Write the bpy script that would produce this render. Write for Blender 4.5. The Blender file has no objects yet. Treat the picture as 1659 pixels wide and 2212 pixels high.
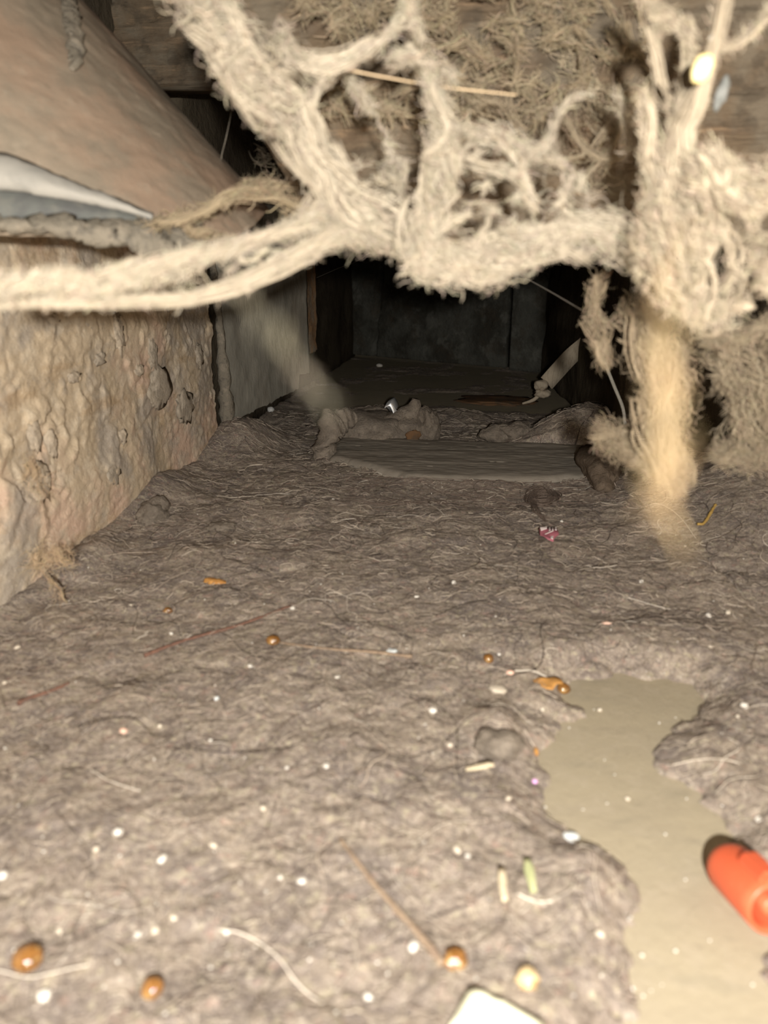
import bpy, math, random
import numpy as np
from mathutils import Vector, Matrix

# ------------------------------------------------------------------ camera, light, exposure
SC = bpy.context.scene
COL = SC.collection
F = 1600.0                                   # focal length in pixels of the 1659x2212 frame
YAW, PITCH = math.radians(5.9), math.radians(18.8)
CAM = np.array([0.0, 0.0, 0.2])
FW = np.array([-math.sin(YAW)*math.cos(PITCH), math.cos(YAW)*math.cos(PITCH), -math.sin(PITCH)])
RT = np.array([math.cos(YAW), math.sin(YAW), 0.0])
UP = np.cross(RT, FW)
cd = bpy.data.cameras.new('camera')
cam = bpy.data.objects.new('camera', cd); COL.objects.link(cam)
cam.matrix_world = Matrix(((RT[0], UP[0], -FW[0], CAM[0]), (RT[1], UP[1], -FW[1], CAM[1]),
                           (RT[2], UP[2], -FW[2], CAM[2]), (0, 0, 0, 1)))
cd.sensor_fit = 'VERTICAL'
cd.lens = 5.1
cd.sensor_height = 5.1*2212/F
cd.sensor_width = cd.sensor_height*1659/2212
cd.clip_start = 0.005; cd.clip_end = 20
cd.dof.use_dof = True
cd.dof.focus_distance = 0.85
cd.dof.aperture_fstop = 1.75
SC.camera = cam

W = bpy.data.worlds.new('world'); SC.world = W; W.use_nodes = True
W.node_tree.nodes['Background'].inputs[0].default_value = (1.0, 0.93, 0.82, 1)
W.node_tree.nodes['Background'].inputs[1].default_value = 0.05

ld = bpy.data.lights.new('torch', 'POINT')   # the torch, held just behind and right of the lens
ld.energy = 17.5; ld.color = (1.0, 0.95, 0.87); ld.shadow_soft_size = 0.005
lo = bpy.data.objects.new('torch', ld); COL.objects.link(lo)
lo.location = (0.020, -0.080, 0.214)

SC.view_settings.view_transform = 'Standard'
SC.view_settings.look = 'None'
SC.view_settings.exposure = 0.0
SC.view_settings.gamma = 1.0
SC.view_settings.use_curve_mapping = False

# ------------------------------------------------------------------ helpers
rng = np.random.default_rng(7)
random.seed(7)

def ray(x, y): return FW + RT*((x-829.5)/F) + UP*((1106-y)/F)
def at(x, y, d): return CAM + ray(x, y)*d                      # a point at depth d
def on_z(x, y, z=0.0):
    d = ray(x, y); return CAM + d*((z-CAM[2])/d[2])
def on_x(x, y, X):
    d = ray(x, y); return CAM + d*((X-CAM[0])/d[0])
def on_y(x, y, Y):
    d = ray(x, y); return CAM + d*((Y-CAM[1])/d[1])

_perm = np.random.default_rng(3).random((256, 256)).astype(np.float32)
def vnoise(x, y, s=0):
    """value noise in -1..1, smooth"""
    x = np.asarray(x, dtype=np.float64) + 17.3*s; y = np.asarray(y, dtype=np.float64) + 31.7*s
    xi = np.floor(x).astype(int); yi = np.floor(y).astype(int)
    fx = x-xi; fy = y-yi
    fx = fx*fx*fx*(fx*(fx*6-15)+10); fy = fy*fy*fy*(fy*(fy*6-15)+10)
    a = _perm[xi & 255, yi & 255]; b = _perm[(xi+1) & 255, yi & 255]
    c = _perm[xi & 255, (yi+1) & 255]; d = _perm[(xi+1) & 255, (yi+1) & 255]
    return 2*((a*(1-fx)+b*fx)*(1-fy) + (c*(1-fx)+d*fx)*fy)-1
def fbm(x, y, o=4, s=0, g=0.5):
    t = 0; a = 1.0; n = 0
    for k in range(o):
        t = t + a*vnoise(x*2**k, y*2**k, s+k*3); n += a; a *= g
    return t/n
def worley(x, y, s=0):
    """distance to nearest and second nearest feature point, plus the nearest's random"""
    x = np.asarray(x, dtype=np.float64) + 11*s; y = np.asarray(y, dtype=np.float64) + 23*s
    xi = np.floor(x).astype(int); yi = np.floor(y).astype(int)
    f1 = np.full(x.shape, 9.0); f2 = np.full(x.shape, 9.0); rid = np.zeros(x.shape)
    for i in (-1, 0, 1):
        for j in (-1, 0, 1):
            a = (xi+i) & 255; b = (yi+j) & 255
            px = xi+i+_perm[a, b]; py = yi+j+_perm[(a+91) & 255, (b+57) & 255]
            d = np.hypot(px-x, py-y)
            near = d < f1
            f2 = np.where(near, f1, np.minimum(f2, d))
            rid = np.where(near, _perm[(a+13) & 255, (b+77) & 255], rid)
            f1 = np.where(near, d, f1)
    return f1, f2, rid
def sstep(a, b, x):
    t = np.clip((x-a)/(b-a), 0, 1); return t*t*(3-2*t)
def poly_dist(px, py, poly):
    """signed distance to a polygon (negative inside)"""
    d = np.full(px.shape, 1e9); inside = np.zeros(px.shape, bool)
    n = len(poly)
    for i in range(n):
        ax, ay = poly[i]; bx, by = poly[(i+1) % n]
        ex, ey = bx-ax, by-ay
        t = np.clip(((px-ax)*ex+(py-ay)*ey)/(ex*ex+ey*ey), 0, 1)
        d = np.minimum(d, np.hypot(px-ax-t*ex, py-ay-t*ey))
        c = ((ay > py) != (by > py)) & (px < ex*(py-ay)/(ey if ey else 1e-12)+ax)
        inside ^= c
    return np.where(inside, -d, d)

def mesh(name, v, f, mat=None, parent=None, smooth=True, col=None):
    me = bpy.data.meshes.new(name)
    v = np.asarray(v, dtype=np.float32)
    if isinstance(f, np.ndarray):
        n, k = f.shape
        me.vertices.add(len(v)); me.vertices.foreach_set('co', v.ravel())
        me.loops.add(n*k); me.polygons.add(n)
        me.loops.foreach_set('vertex_index', f.astype(np.int32).ravel())
        me.polygons.foreach_set('loop_start', np.arange(0, n*k, k, dtype=np.int32))
        me.polygons.foreach_set('loop_total', np.full(n, k, dtype=np.int32))
        me.update(calc_edges=True)
    else:
        me.from_pydata(v.tolist(), [], f)
    if smooth: me.polygons.foreach_set('use_smooth', np.ones(len(me.polygons), dtype=bool))
    if col is not None:
        a = me.color_attributes.new('tint', 'FLOAT_COLOR', 'POINT')
        c = np.ones((len(v), 4), dtype=np.float32); c[:, :3] = col
        a.data.foreach_set('color', c.ravel())
    me.validate()
    o = bpy.data.objects.new(name, me); COL.objects.link(o)
    if mat: me.materials.append(mat)
    if parent: o.parent = parent
    return o
def tag(o, label=None, cat=None, group=None, kind=None):
    if label: o['label'] = label
    if cat: o['category'] = cat
    if group: o['group'] = group
    if kind: o['kind'] = kind
    return o
def empty(name, loc, label, cat, group=None):
    o = bpy.data.objects.new(name, None); o.location = loc; o.empty_display_size = 0.01
    COL.objects.link(o); return tag(o, label, cat, group)

def grid_faces(nu, nv, wrap_v=False):
    i = np.arange(nu-1)[:, None]; j = np.arange(nv if wrap_v else nv-1)[None, :]
    a = i*nv+j; b = i*nv+(j+1) % nv; c = (i+1)*nv+(j+1) % nv; d = (i+1)*nv+j
    return np.stack([a, b, c, d], -1).reshape(-1, 4)

def catmull(P, n):
    """resample a polyline (K x D) into n smooth points"""
    P = np.asarray(P, float)
    K = len(P)
    if K == 2:
        t = np.linspace(0, 1, n)[:, None]; return P[0]*(1-t)+P[1]*t
    seg = np.linalg.norm(np.diff(P, axis=0)[:, :2], axis=1)+1e-9
    s = np.concatenate([[0], np.cumsum(seg)]); s /= s[-1]
    q = np.vstack([2*P[0]-P[1], P, 2*P[-1]-P[-2]])
    out = []
    for t in np.linspace(0, 1, n):
        i = min(int(np.searchsorted(s, t, 'right'))-1, K-2)
        u = (t-s[i])/(s[i+1]-s[i])
        p0, p1, p2, p3 = q[i], q[i+1], q[i+2], q[i+3]
        out.append(0.5*((2*p1)+(-p0+p2)*u+(2*p0-5*p1+4*p2-p3)*u*u+(-p0+3*p1-3*p2+p3)*u**3))
    return np.array(out)

def fibre_arrays(P, R, sides=3):
    """N curves of K points -> tube vertices and quads"""
    N, K, _ = P.shape
    T = np.gradient(P, axis=1); T /= np.linalg.norm(T, axis=2, keepdims=True)+1e-12
    ref = np.array([0.31, 0.52, 0.79]); ref /= np.linalg.norm(ref)
    A = np.cross(T, ref); A /= np.linalg.norm(A, axis=2, keepdims=True)+1e-9
    B = np.cross(T, A)
    ang = np.arange(sides)*2*math.pi/sides
    V = P[:, :, None, :] + R[:, :, None, None]*(A[:, :, None, :]*np.cos(ang)[None, None, :, None]
                                               + B[:, :, None, :]*np.sin(ang)[None, None, :, None])
    V = V.reshape(-1, 3)
    base = grid_faces(K, sides, wrap_v=True)
    f = (base[None] + (np.arange(N)*K*sides)[:, None, None]).reshape(-1, 4)
    return V, f
class Fib:
    """collects tubes into one mesh"""
    def __init__(s): s.v = []; s.f = []; s.c = []; s.n = 0
    def add(s, P, R, C, sides=3):
        V, f = fibre_arrays(P, R, sides)
        s.v.append(V); s.f.append(f+s.n); s.n += len(V)
        N, K, _ = P.shape
        C = np.asarray(C, float)
        if C.ndim == 1: C = np.tile(C, (N, 1))
        s.c.append(np.repeat(C, K*sides, axis=0))
    def build(s, name, mat, parent=None):
        return mesh(name, np.vstack(s.v), np.vstack(s.f), mat, parent, True, np.vstack(s.c))

def blob(name, mat, r=(1, 1, 1), rough=0.2, freq=2.0, seed=0, sub=3, parent=None, flat=0.0, at_=None, rot=None):
    """an irregular pebble-like closed mesh"""
    import bmesh
    bm = bmesh.new(); bmesh.ops.create_icosphere(bm, subdivisions=sub, radius=1.0)
    V = np.array([v.co[:] for v in bm.verts])
    n = (vnoise(V[:, 0]*freq+V[:, 2]*freq*.7, V[:, 1]*freq+V[:, 2]*freq*.6, seed)
         + .5*vnoise(V[:, 0]*freq*2.3-V[:, 2]*freq*1.7, V[:, 1]*freq*2.1+V[:, 0]*freq, seed+5)
         + .3*vnoise(V[:, 1]*freq*4.3-V[:, 2]*freq*3.7, V[:, 0]*freq*4.1+V[:, 2]*freq*3, seed+9))
    V = V*(1+rough*n)[:, None]
    if flat: V[:, 2] = np.where(V[:, 2] < 0, V[:, 2]*(1-flat), V[:, 2])
    V = V*np.array(r)
    if rot is not None: V = V @ np.array(Matrix.Rotation(rot, 3, 'Z')).T
    f = np.array([[v.index for v in p.verts] for p in bm.faces]); bm.free()
    if at_ is not None: pass
    o = mesh(name, V, f, mat, parent)
    if at_ is not None: o.location = at_
    return o

# ------------------------------------------------------------------ materials
def material(name, base, rough=0.95, noise=(), bump=(), spec=0.1, tint=False, trans=0.0, alpha=None, wave=None, metal=0.0, transl=0.0):
    """base colour, a stack of (scale, amount, colour, lo, hi, stretch) noise layers, (scale, strength, distance) bumps"""
    m = bpy.data.materials.new(name); m.use_nodes = True
    nt = m.node_tree; N = nt.nodes; L = nt.links
    b = N['Principled BSDF']
    b.inputs['Roughness'].default_value = rough
    b.inputs['Specular IOR Level'].default_value = spec
    b.inputs['Metallic'].default_value = metal
    if trans: b.inputs['Transmission Weight'].default_value = trans
    tc = N.new('ShaderNodeTexCoord')
    src = N.new('ShaderNodeRGB'); src.outputs[0].default_value = (*base, 1)
    cur = src.outputs[0]
    def nz(scale, detail, stretch, off=0, rough_=.6):
        mp = N.new('ShaderNodeMapping'); L.new(tc.outputs['Object'], mp.inputs[0])
        mp.inputs['Scale'].default_value = stretch; mp.inputs['Location'].default_value = (off, off*.7, off*.3)
        t = N.new('ShaderNodeTexNoise'); t.inputs['Scale'].default_value = scale
        t.inputs['Detail'].default_value = detail; t.inputs['Roughness'].default_value = rough_
        L.new(mp.outputs[0], t.inputs['Vector']); return t
    for i, (scale, amt, colr, lo_, hi_, stretch) in enumerate(noise):
        t = nz(scale, 5, stretch, 3.1*i)
        r = N.new('ShaderNodeMapRange'); r.interpolation_type = 'SMOOTHSTEP'
        r.inputs[1].default_value = lo_; r.inputs[2].default_value = hi_; r.inputs[4].default_value = amt
        L.new(t.outputs[0], r.inputs[0])
        mx = N.new('ShaderNodeMix'); mx.data_type = 'RGBA'
        L.new(r.outputs[0], mx.inputs[0]); L.new(cur, mx.inputs[6]); mx.inputs[7].default_value = (*colr, 1)
        cur = mx.outputs[2]
    if tint:
        a = N.new('ShaderNodeAttribute'); a.attribute_name = 'tint'
        mx = N.new('ShaderNodeMix'); mx.data_type = 'RGBA'; mx.blend_type = 'MULTIPLY'; mx.inputs[0].default_value = 1
        L.new(cur, mx.inputs[6]); L.new(a.outputs['Color'], mx.inputs[7]); cur = mx.outputs[2]
    L.new(cur, b.inputs['Base Color'])
    prev = None
    for i, (scale, strength, dist, stretch) in enumerate(bump):
        t = nz(scale, 6, stretch, 9+2.3*i, .65)
        bp = N.new('ShaderNodeBump'); bp.inputs['Strength'].default_value = strength; bp.inputs['Distance'].default_value = dist
        L.new(t.outputs[0], bp.inputs['Height'])
        if prev: L.new(prev.outputs[0], bp.inputs['Normal'])
        prev = bp
    if prev: L.new(prev.outputs[0], b.inputs['Normal'])
    if transl:
        out = N['Material Output']; tr = N.new('ShaderNodeBsdfTranslucent'); L.new(cur, tr.inputs[0])
        ms = N.new('ShaderNodeMixShader'); ms.inputs[0].default_value = transl
        L.new(b.outputs[0], ms.inputs[1]); L.new(tr.outputs[0], ms.inputs[2]); L.new(ms.outputs[0], out.inputs[0])
    return m
I3 = (1, 1, 1)
M = {}
M['dust'] = material('dust', (.31, .258, .218), 1.0,
    noise=[(18, .75, (.345, .285, .225), .44, .60, I3), (26, .85, (.23, .195, .175), .48, .60, I3), (75, .7, (.42, .355, .285), .50, .62, I3), (110, .7, (.19, .155, .135), .51, .64, (1, 1.4, 1)),
           (170, .6, (.42, .285, .235), .57, .67, I3), (240, .7, (.45, .40, .29), .55, .65, I3), (330, .7, (.18, .15, .13), .52, .62, I3), (450, .7, (.48, .42, .35), .54, .64, I3), (900, .6, (.15, .125, .105), .56, .66, I3)],
    bump=[(200, .35, .003, I3), (600, .6, .0016, I3), (1500, .6, .0008, I3)], spec=.02)
M['bare'] = material('bare_screed', (.325, .28, .20), .95,
    noise=[(14, .5, (.285, .245, .18), .45, .65, (1, 2.5, 1)), (32, .4, (.23, .205, .155), .56, .68, (1, 3, 1)), (130, .35, (.36, .31, .235), .5, .64, I3), (420, .4, (.22, .185, .14), .60, .70, I3)],
    bump=[(180, .25, .002, I3), (900, .25, .0008, I3)], spec=.05)
M['wall'] = material('dusty_wall', (.56, .455, .325), .95,
    noise=[(9, .9, (.60, .43, .33), .44, .58, I3), (15, .9, (.40, .35, .295), .47, .60, I3), (24, .7, (.44, .32, .20), .54, .68, (.5, .5, 2)),
           (60, .6, (.66, .57, .44), .50, .66, I3), (90, .5, (.37, .31, .245), .54, .68, I3), (330, .4, (.34, .27, .2), .56, .70, I3), (500, .4, (.7, .6, .48), .56, .7, I3)],
    bump=[(110, .4, .004, I3), (500, .5, .0012, I3)], spec=.04)
M['duct'] = material('dusty_sheet_metal', (.25, .20, .15), .9,
    noise=[(11, .8, (.275, .195, .14), .48, .64, I3), (24, .8, (.20, .17, .13), .47, .63, I3), (90, .4, (.31, .26, .2), .55, .7, I3), (300, .3, (.17, .135, .1), .55, .7, I3)],
    bump=[(120, .3, .002, I3), (500, .25, .0008, I3)], spec=.08)
M['zinc'] = material('galvanised_steel', (.31, .295, .265), .7,
    noise=[(40, .7, (.23, .225, .205), .45, .62, I3), (120, .5, (.36, .34, .30), .5, .7, I3)], bump=[(200, .3, .001, I3)], spec=.15)
M['zincdark'] = material('dark_steel', (.115, .12, .112), .8,
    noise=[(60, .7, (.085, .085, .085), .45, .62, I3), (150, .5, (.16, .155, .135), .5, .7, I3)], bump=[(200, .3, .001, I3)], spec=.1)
M['crust'] = material('grey_crust', (.22, .195, .155), 1.0,
    noise=[(90, .7, (.33, .285, .225), .48, .65, I3), (180, .6, (.12, .11, .095), .52, .66, I3)], bump=[(300, .8, .003, I3)], spec=.03)
M['wood'] = material('old_wood', (.15, .112, .075), .9,
    noise=[(30, .7, (.12, .085, .058), .45, .62, (.25, 3, 3)), (70, .7, (.29, .20, .125), .54, .68, (.2, 3, 3)),
           (26, .8, (.17, .145, .11), .44, .60, I3), (75, .7, (.085, .068, .05), .52, .64, (.7, 1, 1)), (300, .35, (.10, .075, .05), .55, .68, (.3, 2, 2))],
    bump=[(120, .8, .004, (.15, 2, 2)), (500, .4, .001, I3)], spec=.05)
M['board'] = material('dusty_board', (.27, .255, .215), .95,
    noise=[(18, .7, (.22, .19, .15), .45, .65, (1, 1, .4)), (120, .5, (.33, .31, .26), .5, .7, (1, 1, .4))], bump=[(220, .5, .002, (1, 1, .4))], spec=.03)
M['rust'] = material('rusty_edge', (.25, .15, .08), .9, noise=[(60, .8, (.20, .165, .125), .45, .62, (1, 1, .4)), (200, .6, (.10, .07, .05), .55, .68, I3)], bump=[(200, .7, .002, I3)])
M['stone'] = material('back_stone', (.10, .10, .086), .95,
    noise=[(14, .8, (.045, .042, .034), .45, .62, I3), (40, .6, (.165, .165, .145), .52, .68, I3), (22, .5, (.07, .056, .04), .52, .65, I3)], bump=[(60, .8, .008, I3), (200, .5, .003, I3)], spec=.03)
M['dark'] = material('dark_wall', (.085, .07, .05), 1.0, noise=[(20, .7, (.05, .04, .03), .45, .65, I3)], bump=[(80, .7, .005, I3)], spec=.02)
M['darkdust'] = material('dark_dust', (.15, .115, .085), 1.0, noise=[(30, .7, (.10, .075, .055), .45, .65, I3), (150, .5, (.2, .16, .12), .55, .7, I3)], bump=[(200, .8, .004, I3)], spec=.02)
M['plank'] = material('dust_filmed_board', (.265, .235, .195), .95,
    noise=[(20, .6, (.225, .195, .16), .45, .65, (.3, 2, 1)), (300, .4, (.33, .29, .24), .55, .7, I3)], bump=[(300, .35, .0015, (.4, 1, 1))], spec=.04)
M['lint'] = material('lint', (.50, .435, .34), 1.0, tint=True, spec=.02, transl=.25)
M['hair'] = material('hair', (1, 1, 1), .6, tint=True, spec=.2)
M['clump'] = material('dust_clump', (.235, .198, .16), 1.0, noise=[(40, .6, (.17, .145, .12), .46, .62, I3), (120, .7, (.31, .265, .215), .48, .64, I3), (260, .6, (.13, .11, .09), .52, .66, I3)], bump=[(400, .9, .003, I3)], spec=.02)
M['wallclump'] = material('pale_wall_dust', (.56, .47, .36), 1.0, noise=[(60, .7, (.44, .37, .29), .46, .62, I3), (300, .5, (.66, .57, .45), .52, .66, I3)], bump=[(300, .8, .003, I3)], spec=.02)
M['greyclump'] = material('grey_wall_dust', (.45, .385, .305), 1.0, noise=[(60, .7, (.36, .31, .25), .46, .62, I3), (300, .5, (.54, .47, .38), .52, .66, I3)], bump=[(300, .8, .003, I3)], spec=.02)
M['rustdull'] = material('dull_rust', (.15, .085, .045), 1.0, noise=[(60, .8, (.09, .065, .045), .45, .6, I3)])
M['white'] = material('white_grain', (.62, .59, .53), .4, spec=.5)
M['pale'] = material('pale_flake', (.55, .49, .40), .8, noise=[(300, .6, (.42, .35, .27), .5, .66, I3)])
M['bluish'] = material('bluish_chip', (.60, .64, .64), .4, noise=[(300, .5, (.45, .47, .47), .5, .66, I3)], spec=.5)
M['pinkish'] = material('pinkish_grain', (.70, .46, .36), .6)
M['violet'] = material('violet_bead', (.72, .38, .72), .4, spec=.5)
M['glass'] = material('clear_bead', (.9, .9, .88), .08, spec=.5, trans=.6)
M['amber'] = material('amber_resin', (.21, .095, .025), .14, noise=[(260, .8, (.10, .045, .014), .5, .60, I3), (380, .7, (.40, .25, .09), .54, .64, I3)], bump=[(300, .35, .0015, I3)], spec=.9)
M['amber_pale'] = material('pale_resin', (.60, .46, .26), .2, noise=[(150, .8, (.38, .24, .10), .48, .64, I3)], bump=[(250, .5, .002, I3)], spec=.7)
M['rustflake'] = material('orange_flake', (.50, .26, .08), .7, noise=[(250, .7, (.34, .16, .05), .5, .64, I3)], bump=[(300, .5, .001, I3)])
M['orange'] = material('orange_plastic', (.60, .115, .05), .4, noise=[(130, .4, (.62, .17, .085), .55, .7, I3), (60, .22, (.62, .40, .28), .62, .75, I3)], spec=.4)
M['paper'] = material('cream_paper', (.66, .64, .48), .9)
M['pink'] = material('pink_print', (.46, .16, .20), .7)
M['pinkwhite'] = material('white_print', (.75, .66, .64), .7)
M['green'] = material('faded_green', (.36, .38, .20), .85, noise=[(300, .7, (.45, .42, .26), .5, .64, I3)])
M['cream'] = material('cream_chip', (.56, .48, .34), .85, noise=[(250, .6, (.40, .32, .22), .5, .64, I3)])
M['twig'] = material('twig_bark', (.17, .095, .07), .9, noise=[(250, .7, (.11, .065, .05), .5, .62, I3), (500, .4, (.34, .17, .11), .56, .68, I3)], bump=[(500, .8, .001, I3)])
M['twigpale'] = material('pale_twig', (.27, .20, .14), .9, noise=[(250, .7, (.19, .135, .10), .5, .62, I3)], bump=[(500, .8, .001, I3)])
M['straw'] = material('straw', (.50, .33, .10), .8)
M['foil'] = material('crumpled_foil', (.55, .56, .57), .3, spec=.6, metal=.7)
M['strap'] = material('woven_strap', (.42, .355, .27), .95, noise=[(200, .5, (.23, .19, .14), .48, .64, (3, 3, .4))], bump=[(400, .6, .001, I3)])
M['egg'] = material('yellow_cocoon', (.86, .70, .32), .8, noise=[(150, .4, (.86, .78, .55), .5, .66, I3)])
M['greyfluff'] = material('blue_grey_fluff', (.17, .175, .165), 1.0, noise=[(200, .6, (.26, .26, .245), .5, .66, I3)])

# ------------------------------------------------------------------ the setting
WL = -0.258                                  # face of the left wall
def struct(o, label=None):
    o['kind'] = 'structure'
    if label: o['label'] = label
    return o
def box(name, lo_, hi_, mat, parent=None, bev=0.0):
    import bmesh
    bm = bmesh.new(); bmesh.ops.create_cube(bm, size=1)
    lo_ = np.array(lo_); hi_ = np.array(hi_)
    for v in bm.verts:
        v.co = Vector((lo_+hi_)/2 + np.array(v.co)*(hi_-lo_))
    if bev: bmesh.ops.bevel(bm, geom=bm.edges[:], offset=bev, segments=2, affect='EDGES')
    me = bpy.data.meshes.new(name); bm.to_mesh(me); bm.free(); me.materials.append(mat)
    o = bpy.data.objects.new(name, me); COL.objects.link(o)
    if parent: o.parent = parent
    return o

def fpts(*pix): return [tuple(on_z(x, y)[:2]) for x, y in pix]
PATCH = fpts((1230, 1470), (1330, 1452), (1490, 1470), (1515, 1500), (1500, 1545), (1420, 1575), (1412, 1610), (1430, 1660),
             (1500, 1710), (1560, 1770), (1600, 1850), (1665, 1900), (1690, 2000), (1655, 2090), (1720, 2260), (1360, 2260), (1375, 2140), (1362, 2040),
             (1372, 1930), (1355, 1870), (1300, 1830), (1240, 1810), (1185, 1760), (1165, 1700), (1180, 1620), (1195, 1560), (1290, 1545), (1225, 1500))
BOARD = np.array(fpts((735, 965), (1300, 985), (1300, 1055), (1100, 1062), (880, 1055), (715, 1010)))

def g2(x, y, px, py, sx, sy, h, rot=0.0, z=None):
    c = on_z(px, py)
    dx, dy = x-c[0], y-c[1]
    u = dx*math.cos(rot)+dy*math.sin(rot); v = -dx*math.sin(rot)+dy*math.cos(rot)
    return h*np.exp(-(u/sx)**2-(v/sy)**2)
def dust_h(x, y):
    x = np.asarray(x, float); y = np.asarray(y, float)
    h = 0.0042*fbm(x*18, y*20, 3, 1)
    wx_ = x+.008*fbm(x*60, y*60, 3, 4); wy_ = y+.008*fbm(x*60, y*60, 3, 8)
    f1, f2, r = worley(wx_*36, wy_*40, 1)
    h = h + .0019*(r-.4)*sstep(.0, .14, f2-f1)                  # matted flakes of different height
    f1, f2, r2 = worley(wx_*85, wy_*90, 2)
    h = h + .0006*(r2-.5)*sstep(0, .3, f2-f1)
    h = h + .0008*fbm(x*150, y*160, 3, 2, .6)
    h = h + .0003*fbm(x*500, y*560, 2, 6, .7)
    # piles against the walls and in the middle
    h = h + g2(x, y, 540, 965, .035, .055, .026) + g2(x, y, 500, 985, .03, .05, .018)
    h = h + g2(x, y, 350, 1090, .022, .05, .014) + g2(x, y, 210, 1230, .015, .035, .012)
    h = h + .004*np.exp(-((x-WL)/.010)**2)
    h = h + g2(x, y, 1215, 965, .055, .05, .024) + g2(x, y, 1310, 960, .06, .07, .034)
    h = h + g2(x, y, 1640, 1140, .07, .09, .030) + g2(x, y, 1560, 1060, .08, .08, .025)
    h = h + g2(x, y, 990, 905, .05, .045, .010) + g2(x, y, 830, 900, .06, .05, .012)
    h = h + g2(x, y, 1080, 1600, .014, .014, .007)
    # the step along the right hand side, with its crack
    a = on_z(1250, 1010); b = on_z(1680, 1360)
    t = (b-a)[:2]; t = t/np.linalg.norm(t)
    sd = (x-a[0])*t[1]-(y-a[1])*t[0]
    sd = -sd if False else sd
    crack = sd + .006*fbm(x*30, y*30, 3, 12)
    ya = (y < .80)
    h = h + np.where(ya, .007*sstep(-.002, .004, crack)*sstep(.80, .7, y), 0)
    h = h - .008*np.exp(-(crack/.0022)**2)*sstep(.80, .72, y)*sstep(.33, .40, y)
    # thinner dust over the board
    bd = poly_dist(x, y, BOARD)+.006*fbm(x*45, y*45, 3, 15)
    k = sstep(.006, -.008, bd)
    h = h*(1-.95*k)+k*.003+.0045*np.exp(-(bd/.010)**2)*(.55+.6*fbm(x*50, y*50, 2, 17))
    # bare screed showing through
    pd = poly_dist(x, y, PATCH)+.006*fbm(x*60, y*60, 3, 21)+.0022*fbm(x*230, y*230, 3, 22)
    m = sstep(-.0012, .0012, pd)
    near = sstep(.022, -.001, pd)
    h = h*(1-.92*near)+near*(-.0020+.0007*fbm(x*140, y*140, 3, 27))
    h = np.where(m < 1, h*m-.006*(1-m), h)
    far = sstep(.95, 1.1, y)
    return h - far*.004
fl = struct(mesh('floor', [(-.30, -.15, -.0026), (.34, -.15, -.0026), (.34, 1.75, -.0026), (-.30, 1.75, -.0026),
                           (-.30, -.15, -.03), (.34, -.15, -.03), (.34, 1.75, -.03), (-.30, 1.75, -.03)],
                 [(0, 1, 2, 3), (7, 6, 5, 4), (0, 4, 5, 1), (1, 5, 6, 2), (2, 6, 7, 3), (3, 7, 4, 0)], M['bare'], smooth=False), 'smooth tan screed under the dust')
# the dust: one felted sheet nobody could count
ys = np.concatenate([np.arange(.06, .92, .00125), np.arange(.92, 1.70, .0035)])
xs = np.arange(-.262, .31, .00125)
GX, GY = np.meshgrid(xs, ys)
GZ = dust_h(GX, GY)
dv = np.stack([GX, GY, GZ], -1).reshape(-1, 3)
df = grid_faces(len(ys), len(xs))[:, ::-1]
keep = (GZ.ravel()[df] > -.0062).any(axis=1)
dust = mesh('dust_carpet', dv, df[keep], M['dust'])
tag(dust, 'thick felted layer of grey brown dust covering the floor', 'dust', kind='stuff')
def gz(x, y): return float(max(dust_h(np.array([x]), np.array([y]))[0], -.0026))
def ground(px, py, lift=0.0):
    p = on_z(px, py, 0.0)
    for _ in range(3): p = on_z(px, py, gz(p[0], p[1]))
    p[2] = gz(p[0], p[1])+lift
    return p

# left wall: a lumpy heightfield from the front to the corner
def wall_sheet(name, p0, p1, z0, z1, nu, nv, hfun, mat, normal, thick=.02):
    p0 = np.array(p0); p1 = np.array(p1); n = np.array([normal[0], normal[1], 0.0])
    U, V_ = np.meshgrid(np.linspace(0, 1, nu), np.linspace(z0, z1, nv))
    P = np.zeros((nv, nu, 3)); P[..., 0] = p0[0]+(p1[0]-p0[0])*U; P[..., 1] = p0[1]+(p1[1]-p0[1])*U; P[..., 2] = V_
    L = math.dist(p0, p1)
    P = P + hfun(U*L, V_)[..., None]*n
    v = P.reshape(-1, 3); f = grid_faces(nv, nu)
    back = np.array([[*p0, z0], [*p1, z0], [*p1, z1], [*p0, z1]])-n*thick
    k = len(v)
    v = np.vstack([v, back])
    faces = f.tolist()
    c = [0, nu-1, nv*nu-1, (nv-1)*nu]
    faces += [[k+1, k, k+3, k+2]]
    faces += [[k, k+1]+list(range(nu-1, -1, -1)), [k+2, k+3]+list(range((nv-1)*nu, nv*nu)),
              [k+1, k+2]+[nu-1+nu*i for i in range(nv-1, -1, -1)], [k+3, k]+[nu*i for i in range(0, nv)]]
    return mesh(name, v, faces, mat)
def hw(u, z):
    h = .004*fbm(u*13, z*14, 2, 31)+.0007*fbm(u*160, z*160, 3, 33, .6)
    wu = u+.014*fbm(u*40, z*40, 3, 3); wz = z+.014*fbm(u*40, z*40, 3, 9)
    f1, f2, r = worley(wu*30, wz*30, 5)
    lump = np.where(r > .72, 1, 0)*sstep(.50, .22, f1)
    amt = sstep(.03, .07, z)*sstep(.20, .14, z)*(.45+.55*sstep(-.1, .3, fbm(u*9, z*12, 2, 37)))
    h = h + .0026*lump*(amt+.1)
    f1, f2, r = worley(wu*80, wz*80, 6)
    h = h + .0013*np.where(r > .62, 1, 0)*sstep(.5, .25, f1)*(amt+.15)
    h = h + .0006*fbm((u-z*.6)*60, (z+u*.3)*420, 2, 41)                   # grain
    return h
wl = struct(wall_sheet('wall_left', (WL, .76), (WL, .05), -.004, .228, 420, 150, hw, M['wall'], (1, 0)), 'tan lumpy dust coated wall left of the passage')
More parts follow.
